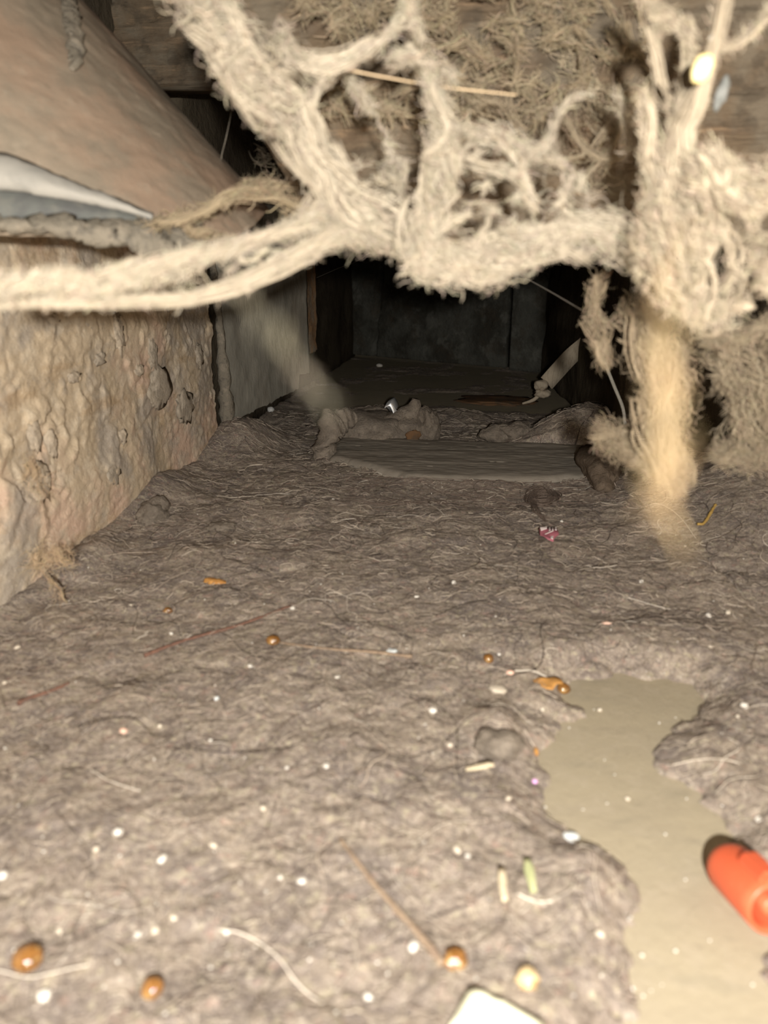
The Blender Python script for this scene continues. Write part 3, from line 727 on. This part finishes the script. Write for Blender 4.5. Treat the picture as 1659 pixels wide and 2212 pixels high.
# cocoons in the right strands
def ellip(name, px, py, d, rx, ry, mat, label, cat, rough=.06, seed=0, tilt=0):
    o = blob(name, mat, (rx, rx*.9, ry), rough, 2, seed, 3)
    o.location = at(px, py, d); o.rotation_euler = (0, tilt, 0)
    return tag(o, label, cat)
ellip('cocoon', 1517, 147, .203, .0026, .0038, M['egg'], 'yellow oval cocoon caught on a strand at the upper right', 'cocoon', tilt=.35)
ellip('fluff_bit', 1560, 200, .25, .0022, .0048, M['greyfluff'], 'blue grey fluff bit hanging beside the yellow cocoon', 'lint', .3, 3, .2)
ellip('cocoon', 1543, 88, .218, .0017, .0021, M['white'], 'small white egg sac above the yellow cocoon', 'cocoon', .1, 4)

# ------------------------------------------------------------------ things in the middle of the passage
def at_ground(o, px, py, lift=0.0, rz=0.0):
    o.location = ground(px, py, lift); o.rotation_euler = (0, 0, rz); return o
pl = mesh('floorboard', *(lambda: (
    np.vstack([np.c_[BOARD, np.full(len(BOARD), .006)], np.c_[BOARD, np.full(len(BOARD), -.003)]]),
    [list(range(len(BOARD)))[::-1], [i+len(BOARD) for i in range(len(BOARD))]] + [[i, (i+1) % len(BOARD), (i+1) % len(BOARD)+len(BOARD), i+len(BOARD)] for i in range(len(BOARD))]))(), M['plank'], smooth=False)
bpy.data.objects.remove(pl)
def board_mesh():
    lo_, hi_ = BOARD.min(0), BOARD.max(0)
    X, Y = np.meshgrid(np.linspace(lo_[0], hi_[0], 220), np.linspace(lo_[1]-.01, hi_[1]+.02, 150))
    pd = poly_dist(X, Y, BOARD)+.003*fbm(X*60, Y*60, 3, 14)
    Z = np.where(pd < 0, .0072+.0010*fbm(X*20, Y*60, 3, 8)+.0004*fbm(X*100, Y*300, 2, 9), 0)
    Z -= .006*sstep(-.006, .0, pd)
    f = grid_faces(150, 220)[:, ::-1]
    k = (pd.ravel()[f] < 0).all(1)
    return np.stack([X, Y, Z], -1).reshape(-1, 3), f[k]
v, f = board_mesh()
pl = mesh('floorboard', v, f, M['plank'])
m_ = pl.modifiers.new('thick', 'SOLIDIFY'); m_.thickness = .006; m_.offset = -1
tag(pl, 'flat dust filmed board lying across the middle of the floor', 'board')

Yc = ground(720, 985)[1]
cs = tube_lumpy('curled_strip', [on_y(706, 1000, Yc), on_y(700, 962, Yc), on_y(712, 928, Yc), on_y(738, 908, Yc+.01), on_y(768, 900, Yc+.02)], [.009, .012, .0115, .009, .004], M['clump'], 3, .45, 130, 50, 16, None, (1, 1.5))
tag(cs, 'curled dust caked strip standing at the left end of the board', 'debris')
# lump with a rising horn behind the board
hp = empty('debris_heap', ground(820, 955), 'dust caked debris heap with a raised horn behind the board', 'debris')
def pt(px, py, Y):   # point relative to the heap
    return on_y(px, py, Y)-np.array(hp.location)
Yh = hp.location[1]
def part_blob(name, px, py, r, mat, seed, rough=.16, flat=.3):
    o = blob(name, mat, r, rough, 1.6, seed, 4, hp, flat); o.location = pt(px, py, Yh); return o
part_blob('mound', 800, 935, (.052, .04, .024), M['clump'], 2)
part_blob('mound', 870, 935, (.030, .03, .022), M['clump'], 6)
hn = tube_lumpy('horn', [pt(862, 950, Yh), pt(872, 915, Yh), pt(893, 880, Yh), pt(899, 862, Yh)], [.02, .017, .012, .004], M['clump'], 9, .3, 60, 40, 14, hp)
part_blob('chunk', 925, 925, (.014, .02, .026), M['clump'], 8, .2)
fo = empty('foil_scrap', ground(848, 900), 'crumpled silvery foil scrap beside the raised horn', 'foil')
fo.location = on_y(850, 885, Yh)
def ribbon(name, pts, w, mat, parent, th=.0006, loc0=None, dirw=(0, 1, 0)):
    C = catmull(np.array(pts, float), 24); d = np.array(dirw, float); d /= np.linalg.norm(d)
    P = np.stack([C-d*w/2, C, C+d*w/2], 1); P[:, 1, 2] += w*.08
    o = mesh(name, P.reshape(-1, 3), grid_faces(24, 3), mat, parent)
    m_ = o.modifiers.new('thick', 'SOLIDIFY'); m_.thickness = th; m_.offset = 0
    return o
pf = lambda px, py: on_y(px, py, Yh)-np.array(fo.location)
ribbon('fold', [pf(836, 872), pf(846, 868), pf(852, 876), pf(856, 886)], .014, M['foil'], fo, dirw=(.3, .6, .5))
ribbon('fold', [pf(838, 884), pf(848, 880), pf(858, 890), pf(852, 902)], .012, M['foil'], fo, dirw=(.3, .5, -.5))
lf = blob('leaf_scrap', M['rustdull'], (.009, .002, .007), .25, 1.5, 3, 3); lf.location = on_y(893, 943, Yh-.035); lf.rotation_euler = (0.3, -.5, 0)
tag(lf, 'small orange brown leaf scrap leaning on the debris heap', 'leaf')
def clump(name, px, py, r, label, seed, mat='clump', rough=.22, lift=.3, rz=0):
    o = blob(name, M[mat], r, rough, 1.8, seed, 4, None, .2); at_ground(o, px, py, r[2]*lift, rz)
    return tag(o, label, 'dust clump')
clump('dust_clump', 1075, 950, (.020, .018, .014), 'jagged dust clump at the back edge of the board', 21)
clump('dust_clump', 1115, 940, (.022, .02, .012), 'low dust clump between the jagged one and the right mound', 22)
clump('dust_clump', 1290, 1035, (.016, .05, .020), 'dark dust clump at the right end of the board', 23, 'darkdust')
clump('dust_clump', 1022, 1030, (.006, .004, .003), 'tiny dark dust crumb standing on the middle of the board', 25, 'darkdust')
clump('dust_clump', 330, 1095, (.011, .016, .012), 'rounded dust clump at the foot of the left wall', 26, 'clump', .2, 0)
clump('dust_clump', 1075, 1605, (.010, .009, .006), 'pale flat topped dust clod left of the bare patch', 27, 'clump', .15)
clump('dust_clump', 480, 1140, (.010, .008, .003), 'ragged pale dust flake in front of the left wall', 28, 'clump', .3)

# strap with a knot in the rear right
sp = empty('fabric_strap', on_y(1170, 845, 1.05), 'beige fabric strap with a knotted end hanging in the dark right rear', 'strap')
q = lambda px, py, Y=1.05: on_y(px, py, Y)-np.array(sp.location)
ribbon('band', [q(1180, 828), q(1205, 800), q(1235, 768), q(1275, 735)], .023, M['strap'], sp, .003, dirw=(.7, .1, -.7))
kn = blob('knot', M['strap'], (.010, .009, .008), .25, 2, 5, 3, sp); kn.location = q(1168, 832)
kn = blob('knot', M['strap'], (.011, .009, .006), .25, 2, 8, 3, sp); kn.location = q(1172, 850)
tube_lumpy('cord', [q(1165, 852), q(1155, 862), q(1142, 868), q(1128, 872)], [.003, .0025, .002, .0015], M['strap'], 3, .2, 60, 24, 8, sp)
cl = blob('rust_stain', M['rustdull'], (.055, .04, .004), .25, 2, 12, 4); at_ground(cl, 1070, 868, .002); tag(cl, 'flat rust orange crumbly patch on the far floor', 'debris')

# ------------------------------------------------------------------ small things lying on the dust
def grain(px, py, rpx, mat, label, cat='grain', asp=1.0, rz=0.0, name='grain', rough=.1, group=None, hf=.8, seed=None, sub=3):
    p = ground(px, py); d = float(np.dot(p-CAM, FW)); r = .86*rpx*d/F
    o = blob(name, mat, (r*asp, r, r*hf), rough, 1.7, seed if seed is not None else int(px) % 50, sub)
    o.location = p+np.array([0, 0, r*hf*.6]); o.rotation_euler = (0, 0, rz)
    return tag(o, label, cat, group)
for a in [
    (62, 2080, 36, 'amber', 'largest glossy amber bead, at the bottom left corner', 1.05, 0),
    (330, 2143, 28, 'amber', 'glossy amber bead right of the largest one near the bottom edge', 1.0, 0),
    (590, 1388, 15, 'amber', 'small flat amber bead at the end of the grey brown twig', 1.2, 0),
    (1055, 1428, 15, 'amber', 'amber bead above a small pale grain in mid floor', .9, 0),
    (1217, 1493, 16, 'amber', 'amber bead touching the brown leaf flake', 1.1, 0),
    ]:
    grain(a[0], a[1], a[2], M[a[3]], a[4], 'bead', a[5], a[6], 'amber_bead', .07)
grain(988, 2082, 30, M['amber'], 'rough broken amber lump at the end of the pale twig', 'resin', 1.1, .4, 'amber_lump', .3)
grain(1140, 2122, 27, M['amber_pale'], 'pale yellowish resin lump near the cream paper', 'resin', 1.1, .2, 'resin_lump', .22)
grain(363, 1323, 10, M['amber'], 'dark brown crumb alone on the left part of the floor', 'crumb', 1.2, 0, 'brown_crumb', .3)
WH = [(255, 1801, 12, 'biggest bright white grain in the left foreground'), (652, 1906, 9, 'white grain in the centre foreground, alone on the dust'),
      (893, 2048, 13, 'large dull white grain left of the rough amber lump'), (705, 1657, 9, 'cream white grain in the middle of the floor'),
      (95, 2155, 16, 'oblong white grain under the largest amber bead'), (980, 1262, 6, 'white grain below left of the pink scrap'),
      (1607, 1527, 9, 'white grain on the dust right of the bare patch'), (5, 1895, 13, 'white grain cut by the left edge'),
      (935, 1538, 9, 'cream grain left of the pale dust clod'), (632, 1316, 6, 'white grain at the upper end of the red brown twig'),
      (820, 792, 6, 'tiny white chip on the dark far floor'), (1640, 1761, 8, 'white grain at the right edge above the orange cap')]
for x, y, r, l in WH:
    grain(x, y, r, M['white'], l, 'grain', random.uniform(1, 1.4), random.uniform(0, 3), 'white_grain', .1)
GG = 'tiny whitish grains'
MARKS = [('the largest amber bead', 62, 2080), ('the amber bead at the bottom edge', 330, 2143), ('the rough amber lump', 988, 2082), ('the pale resin lump', 1140, 2122),
         ('the biggest bright white grain', 255, 1801), ('the lone centre foreground grain', 652, 1906), ('the large dull white grain', 893, 2048), ('the cream white middle grain', 705, 1657),
         ('the red brown twig', 470, 1370), ('the small amber bead by the grey brown twig', 590, 1388), ('the bluish translucent chip', 845, 1408), ('the leaf flake', 1185, 1487), ('the pale dust clod', 1080, 1600),
         ('the green chip', 1140, 1905), ('the flat bluish white chip', 1230, 1812), ('the orange cap', 1600, 1930), ('the pink scrap', 1184, 1170), ('the curled hair ball', 1172, 1098), ('the coral sliver', 1310, 1348),
         ('the short reddish twig', 95, 1503), ('the orange flake', 465, 1258), ('the dark brown crumb', 363, 1323), ('the pinkish grain', 267, 1582), ('the violet bead', 1155, 1690), ('the straw coloured splinter', 1036, 1670),
         ('the long pale twig', 845, 1960), ('the right end of the board', 1290, 1000), ('the front edge of the board', 950, 1060), ('the curled strip', 720, 960), ('the amber bead in mid floor', 1055, 1428), ('the white grain right of the bare patch', 1607, 1527)]
used_labels = set()
def near_label(x, y):
    for nm, mx, my in sorted(MARKS, key=lambda m: math.hypot(m[1]-x, m[2]-y)):
        dx, dy = x-mx, y-my
        w = ('right of' if dx > 0 else 'left of') if abs(dx) > abs(dy)*1.6 else ('below' if dy > 0 else 'above') if abs(dy) > abs(dx)*1.6 else ('below and right of' if dx > 0 else 'below and left of') if dy > 0 else ('above and right of' if dx > 0 else 'above and left of')
        l = 'tiny whitish grain '+w+' '+nm
        if l not in used_labels: used_labels.add(l); return l
for x, y, r in [(208, 1837, 8), (127, 2013, 8), (335, 2013, 10), (297, 2022, 8), (729, 1464, 5), (972, 1612, 8), (1572, 1325, 7), (1530, 1332, 7), (1385, 1258, 6), (987, 1838, 9), (1010, 1852, 7), (1296, 2020, 9),
                (38, 1400, 6), (284, 1308, 4), (370, 1370, 5), (10, 1477, 6), (1215, 932, 3), (1020, 1032, 4), (720, 1080, 3), (1213, 1127, 4), (350, 1858, 10), (460, 1828, 7), (605, 1897, 6), (490, 2015, 8), (375, 1985, 7),
                (1098, 1727, 7), (1355, 1727, 6), (345, 1570, 6), (570, 1748, 8), (1172, 1530, 6), (1295, 1535, 6), (1534, 1398, 5), (1593, 1549, 5), (795, 2157, 9), (540, 1440, 5), (455, 1600, 5), (1078, 1415, 4), (900, 1290, 4), (1480, 1180, 3), (620, 1660, 5)]:
    grain(x, y, r, M['pale'] if (x*7+y) % 3 else M['white'], near_label(x, y), 'grain', random.uniform(1, 1.7), random.uniform(0, 3), 'small_grain', .15, GG, sub=2)
grain(585, 888, 9, M['glass'], 'clear glassy bead by the corner of the left wall', 'bead', 1.0, 0, 'clear_bead', .08)
grain(1155, 1690, 7, M['violet'], 'shiny pink violet bead left of the bare patch', 'bead', 1.0, 0, 'violet_bead', .06)
grain(1230, 1812, 17, M['bluish'], 'bluish white flat chip at the left edge of the bare patch', 'chip', 1.4, .15, 'pale_chip', .12, hf=.5)
grain(845, 1408, 13, M['bluish'], 'bluish translucent chip right of the grey brown twig', 'chip', 1.1, .5, 'pale_chip', .3, hf=.4)
grain(468, 1510, 9, M['bluish'], 'bluish chip in the left middle of the floor', 'chip', .7, .5, 'pale_chip', .3, hf=.4)
grain(267, 1582, 8, M['pinkish'], 'pinkish grain in the left middle of the floor', 'grain', 1.4, -.3, 'pink_grain', .12)
grain(1102, 1456, 8, M['pinkish'], 'pale orange grain between the amber bead and the leaf flake', 'grain', 1.2, .3, 'orange_grain', .12)
grain(1075, 1492, 20, M['pale'], 'pale pinkish oval flake left of the leaf flake', 'flake', 1.1, -.5, 'pale_flake', .15, hf=.4)
grain(465, 1258, 14, M['rustflake'], 'flat orange flake on the dust near the left wall', 'flake', 1.9, -.3, 'orange_flake', .3, hf=.35)
grain(1310, 1348, 5, M['pinkish'], 'coral sliver on the dust above the bare patch', 'sliver', 2.6, .05, 'coral_sliver', .15)
grain(1158, 1627, 7, M['rustflake'], 'orange sliver beside the pale dust clod', 'sliver', .8, .1, 'orange_sliver', .15, hf=1.2).scale = (1, 1.9, 1)
def flat_leaf(px, py, outline, mat, label, cat, name, th=.0006, lift=.002, wav=.0012):
    """outline given in pixels round (px, py), laid on the dust, gently waved"""
    c = ground(px, py)
    P = np.array([on_z(px+a, py+b, c[2])-c for a, b in outline])
    n = len(P); cen = P.mean(0)
    rings = []
    for k in (1, .66, .33): rings.append(cen+(P-cen)*k)
    V = np.vstack(rings+[cen[None]])
    V[:, 2] = lift+wav*np.sin(V[:, 0]*420)*np.cos(V[:, 1]*300)
    f = []
    for r_ in (0, 1):
        for i in range(n): f.append([r_*n+i, r_*n+(i+1) % n, (r_+1)*n+(i+1) % n, (r_+1)*n+i])
    for i in range(n): f.append([2*n+i, 2*n+(i+1) % n, 3*n])
    o = mesh(name, V, f, mat); o.location = c
    m_ = o.modifiers.new('thick', 'SOLIDIFY'); m_.thickness = th; m_.offset = 0
    return tag(o, label, cat)
flat_leaf(1185, 1487, [(-34, -6), (-18, -14), (2, -10), (14, -14), (26, -6), (30, 4), (16, 6), (8, 14), (-6, 12), (-14, 4), (-26, 4)], M['rustflake'], 'curled brown leaf flake beside an amber bead', 'leaf', 'leaf_flake', lift=.003)
flat_leaf(1070, 2210, [(-110, 40), (-85, 0), (-62, -50), (-48, -58), (-30, -54), (-5, -38), (22, -30), (55, -8), (110, 22), (130, 60)], M['paper'], 'cream paper scrap cut by the bottom edge', 'paper', 'paper_scrap', .0004, .0030, .0003)
pk = flat_leaf(1184, 1170, [(-21, -10), (-4, -14), (18, -13), (22, 2), (12, 8), (10, 16), (-2, 14), (-10, 6), (-18, 2)], M['pink'], 'small pink and white printed scrap in mid floor', 'scrap', 'printed_scrap', .0005, .006, .0012)
c0 = np.array(pk.location)
prints = [[(-19, -8), (-4, -11), (-4, -7), (-17, -4)], [(0, -11), (4, -12), (4, -3), (0, -2)], [(7, -12), (10, -12), (10, -3), (7, -3)], [(13, -12), (17, -11), (17, -3), (13, -3)], [(-9, 2), (10, -1), (10, 1), (-8, 5)], [(4, 10), (10, 8), (9, 15), (4, 14)]]
for pr in prints:
    P = np.array([on_z(1184+a, 1170+b, c0[2])-c0 for a, b in pr]); P[:, 2] = .0078+.0012*np.sin(P[:, 0]*420)*np.cos(P[:, 1]*300)
    o = mesh('print', np.vstack([P, P-np.array([0, 0, .0005])]), [[0, 1, 2, 3], [7, 6, 5, 4], [0, 4, 5, 1], [1, 5, 6, 2], [2, 6, 7, 3], [3, 7, 4, 0]], M['pinkwhite'], pk, smooth=False)
flat_leaf(1140, 1905, [(-10, -34), (4, -36), (12, -10), (16, 22), (18, 36), (6, 38), (-2, 12), (-8, -8)], M['green'], 'faded green chip lying left of the bare patch', 'chip', 'green_chip', .001, .003)
flat_leaf(1084, 1925, [(-8, -34), (6, -34), (10, -4), (6, 14), (12, 36), (0, 38), (-6, 10), (-8, -8)], M['cream'], 'cream splinter beside the faded green chip', 'splinter', 'cream_splinter', .001, .003)
flat_leaf(1036, 1670, [(-30, -2), (0, -5), (30, -3), (30, 3), (0, 4), (-30, 4)], M['cream'], 'straw coloured splinter below the pale dust clod', 'splinter', 'straw_splinter', .001, .003)
def twig(name, pix, r0, r1, mat, label, seed):
    P = [ground(x, y, max(r0, r1)*1.0) for x, y in pix]
    zz = np.array([p[2] for p in P]); 
    for i, p in enumerate(P): p[2] = max(p[2], zz.mean())
    o = tube_lumpy(name, P, [r0, (r0+r1)/2, r1], mat, seed, .3, 300, 50, 7)
    return tag(o, label, 'twig')
twig('twig', [(312, 1420), (400, 1388), (500, 1360), (560, 1335), (628, 1312)], .0010, .0007, M['twig'], 'thin red brown twig with jointed bark, left of centre', 3)
twig('twig', [(40, 1524), (70, 1512), (110, 1498), (150, 1480)], .0011, .0006, M['twig'], 'short reddish twig near the left edge', 5)
twig('twig', [(604, 1392), (700, 1405), (800, 1415), (890, 1426)], .0006, .0011, M['twigpale'], 'straight grey brown twig starting at a small amber bead', 7)
twig('twig', [(735, 1820), (800, 1905), (860, 1975), (920, 2045), (955, 2095)], .0007, .0013, M['twigpale'], 'long pale brown twig running to the rough amber lump', 9)
twig('straw_stalk', [(1510, 1115), (1528, 1090), (1550, 1062)], .0010, .0012, M['straw'], 'yellow straw stalk under the right hand tatters', 11)
twig('twig', [(878, 955), (900, 962), (925, 968)], .0012, .0008, M['twigpale'], 'short twig lying on the board below the heap', 13)

# hair: long single hairs and the curled tuft
def hair_on_ground(name, lines, rad, col, label, cat='hair', n=40, lift=.0012):
    F_ = Fib()
    for pix in lines:
        S = catmull(np.array(pix, float), n)
        P = np.array([on_z(x, y, 0) for x, y in S]); h = dust_h(P[:, 0], P[:, 1]); h = np.maximum(h, -.0026)
        h = np.convolve(np.pad(h, 3, 'edge'), np.ones(7)/7, 'valid'); P[:, 2] = h+lift
        F_.add(P[None], rad*np.concatenate([[.4], np.ones(n-2), [.4]])[None], col, 4)
    return tag(F_.build(name, M['hair']), label, cat)
PALE, DARK, GREY = (.72, .65, .56), (.035, .028, .022), (.17, .13, .105)
hair_on_ground('pale_hair', [[(470, 2050), (540, 2066), (600, 2110), (640, 2165), (700, 2220)]], .00026, PALE, 'thick pale curved hair between the bottom edge and centre')
hair_on_ground('pale_hair', [[(200, 1700), (250, 1735), (310, 1755)]], .00022, PALE, 'short pale hair above the biggest white grain')
hair_on_ground('pale_hair', [[(0, 2145), (90, 2155), (200, 2130)]], .0002, PALE, 'pale hair under the largest amber bead')
hair_on_ground('pale_hair', [[(1115, 1970), (1150, 1983), (1190, 1988)]], .00035, PALE, 'short pale hair below the faded green chip')
hair_on_ground('pale_hair', [[(1355, 1110), (1400, 1120), (1430, 1130), (1470, 1160), (1500, 1190)]], .00028, PALE, 'fine pale hair behind the hanging tan fibre')
hair_on_ground('pale_hair', [[(1110, 1475), (1150, 1472), (1190, 1476)]], .0006, (.5, .45, .38), 'stiff pale bristle running into the leaf flake')
tuft = []
rt = np.random.default_rng(5)
for k in range(46):
    cx, cy = 1172+rt.normal(0, 5), 1098+rt.normal(0, 4); rx, ry = rt.uniform(12, 36), rt.uniform(6, 20); a0 = rt.uniform(0, 6); sp_ = rt.uniform(2.5, 6)
    tuft.append([(cx+rx*math.cos(a0+t), cy+ry*math.sin(a0+t)) for t in np.linspace(0, sp_, 8)])
for k in range(10): tuft.append([(1148+rt.normal(0, 4), 1110), (1160+rt.normal(0, 6), 1135), (1178+rt.normal(0, 8), 1152+rt.normal(0, 5))])
hair_on_ground('hair_tuft', tuft, .0004, GREY, 'curled ball of brown hair just above the pink scrap', 'hair', 24, .004)
rh = np.random.default_rng(8)
lines = []
for k in range(150):
    x0, y0 = rh.uniform(700, 1400), rh.uniform(1045, 1110); a = rh.normal(.12, .25); L = rh.uniform(50, 190); b = rh.normal(0, 14)
    lines.append([(x0, y0), (x0+L*.5*math.cos(a), y0+L*.5*math.sin(a)*.5+b*.5), (x0+L*math.cos(a), y0+L*math.sin(a)*.5+b)])
hf_ = hair_on_ground('hair_fringe', lines, .0003, GREY, 'loose dark hair fringe along the front edge of the board', None, 16, .0012); tag(hf_, kind='stuff'); hf_.parent = dust
# scattered loose hairs and fuzz over the dust
def scatter(name, N, ypx, wid, L0, L1, rad, cols, label, seed, K=9, lift=.0008, curl=2.2):
    r = np.random.default_rng(seed)
    y = r.uniform(*ypx, N) if not callable(ypx) else ypx(r, N)
    y0 = np.exp(r.uniform(math.log(ypx[0]), math.log(ypx[1]), N)); x0 = r.uniform(-.25, .26, N)
    L = r.uniform(L0, L1, N)*(.6+.8*y0); a = r.uniform(0, 2*math.pi, N); kap = r.normal(0, curl, N)
    s = np.linspace(0, 1, K)[None]
    ph = a[:, None]+kap[:, None]*s+.5*np.sin(s*r.uniform(3, 12, N)[:, None]+r.uniform(0, 6, N)[:, None])
    X = x0[:, None]+np.cumsum(np.cos(ph), 1)*(L/K)[:, None]; Y = y0[:, None]+np.cumsum(np.sin(ph), 1)*(L/K)[:, None]
    X = X.clip(-.255, .30)
    Z = dust_h(X, Y)
    ok = (Z > -.0024).all(1)
    X, Y, Z = X[ok], Y[ok], Z[ok]
    Zs = Z.copy(); Zs[:, 1:-1] = np.maximum(Z[:, 1:-1], (Z[:, :-2]+Z[:, 2:])/2)
    Z = Zs+lift*r.uniform(.2, 1.6, len(X))[:, None]+lift*1.5*np.sin(np.linspace(0, math.pi, K))[None]*r.random(len(X))[:, None]
    F_ = Fib()
    C = np.array(cols)[r.integers(0, len(cols), len(X))]*r.uniform(.75, 1.25, len(X))[:, None]
    F_.add(np.stack([X, Y, Z], -1), rad*(.5+.9*Y.mean(1)/.5)[:, None]*r.uniform(.6, 1.4, len(X))[:, None]*np.array([.4]+[1]*(K-2)+[.4]), C)
    return tag(F_.build(name, M['hair'], dust), label, kind='stuff')
scatter('dust_fuzz', 20000, (.10, 1.0), .5,   .006, .018, .00013, [(.40, .33, .27), (.30, .25, .20), (.50, .43, .35), (.22, .18, .15)], 'short grey brown fuzz all over the dust carpet', 41)
scatter('loose_hairs', 420, (.14, 1.0), .5, .03, .10, .00012, [(.05, .04, .03), (.09, .065, .05), (.07, .055, .045)], 'fine dark hairs strewn over the dust', 42, K=16, curl=1.6)
scatter('loose_fibres', 260, (.11, .9), .5, .015, .05, .00016, [(.62, .56, .48), (.5, .42, .34), (.68, .60, .5)], 'fine pale fibres strewn over the dust', 43, K=12)
# grit on the board and the dust
rg = np.random.default_rng(14)
gv, gf, n0 = [], [], 0
octv = np.array([(1, 0, 0), (-1, 0, 0), (0, 1, 0), (0, -1, 0), (0, 0, 1), (0, 0, -1)], float)
octf = np.array([(0, 2, 4), (2, 1, 4), (1, 3, 4), (3, 0, 4), (2, 0, 5), (1, 2, 5), (3, 1, 5), (0, 3, 5)])
def add_grit(px, py, r):
    global n0
    p = ground(px, py); gv.append(octv*r*rg.uniform(.6, 1.4, 3)+p+np.array([0, 0, r*.6])); gf.append(octf+n0); n0 += 6
for _ in range(90):
    k = rg.integers(0, 4); cx, cy, sx, sy = [(800, 1015, 40, 14), (950, 1035, 40, 14), (1180, 1030, 40, 20), (1000, 1010, 180, 25)][k]
    add_grit(rg.normal(cx, sx), rg.normal(cy, sy), rg.uniform(.0004, .0009))
for _ in range(160): add_grit(rg.uniform(0, 1659), rg.uniform(1100, 2200), rg.uniform(.0003, .0007))
gm = mesh('grit', np.vstack(gv), np.vstack(gf), M['white'], smooth=False)
tag(gm, 'sparkling pale grit sprinkled on the board and the dust', kind='stuff'); gm.parent = dust

# ------------------------------------------------------------------ the orange cap at the right
cap = empty('orange_plug', ground(1605, 1925), 'bright orange hollow plastic cap lying on the bare patch at the right edge', 'cap')
def lathe(name, prof, mat, parent, n=40):
    P = np.array(prof); an = np.arange(n)*2*math.pi/n
    V = np.stack([np.outer(P[:, 0], np.ones(n)), np.outer(P[:, 1], np.cos(an)), np.outer(P[:, 1], np.sin(an))], -1).reshape(-1, 3)
    return mesh(name, V, grid_faces(len(P), n, True)[:, ::-1], mat, parent)
R_ = .0085
body = lathe('body', [(-.0165, .0002), (-.0163, .003), (-.0152, .0056), (-.0128, .0076), (-.0095, R_), (.002, R_*1.02), (.0085, R_*1.03), (.0118, R_*1.0), (.0125, R_*.93), (.0122, R_*.84),
                      (.010, R_*.78), (.002, R_*.74), (-.004, R_*.70), (-.0045, .0002)], M['orange'], cap)
core = lathe('core', [(-.004, .0032), (.006, .0032), (.0112, .003), (.0118, .0024), (.0118, .0002)], M['orange'], cap)
fin = box('shoulder', (-.002, -.0035, R_*.6), (.0115, .0035, R_*1.32), M['orange'], cap, .0012)
fin['label'] = 'raised flat shoulder'
# lies with its closed end up the picture, its mouth turned to the lower right
p_a = on_z(1580, 1880, .0055); p_b = on_z(1650, 2000, .0055)
dx, dy = (p_b-p_a)[:2]
cap.rotation_euler = (0, -.24, math.atan2(dy, dx)+.10)
mid = on_z(1618, 1925, .0055); cap.location = (mid[0], mid[1], gz(mid[0], mid[1])+R_*1.18)
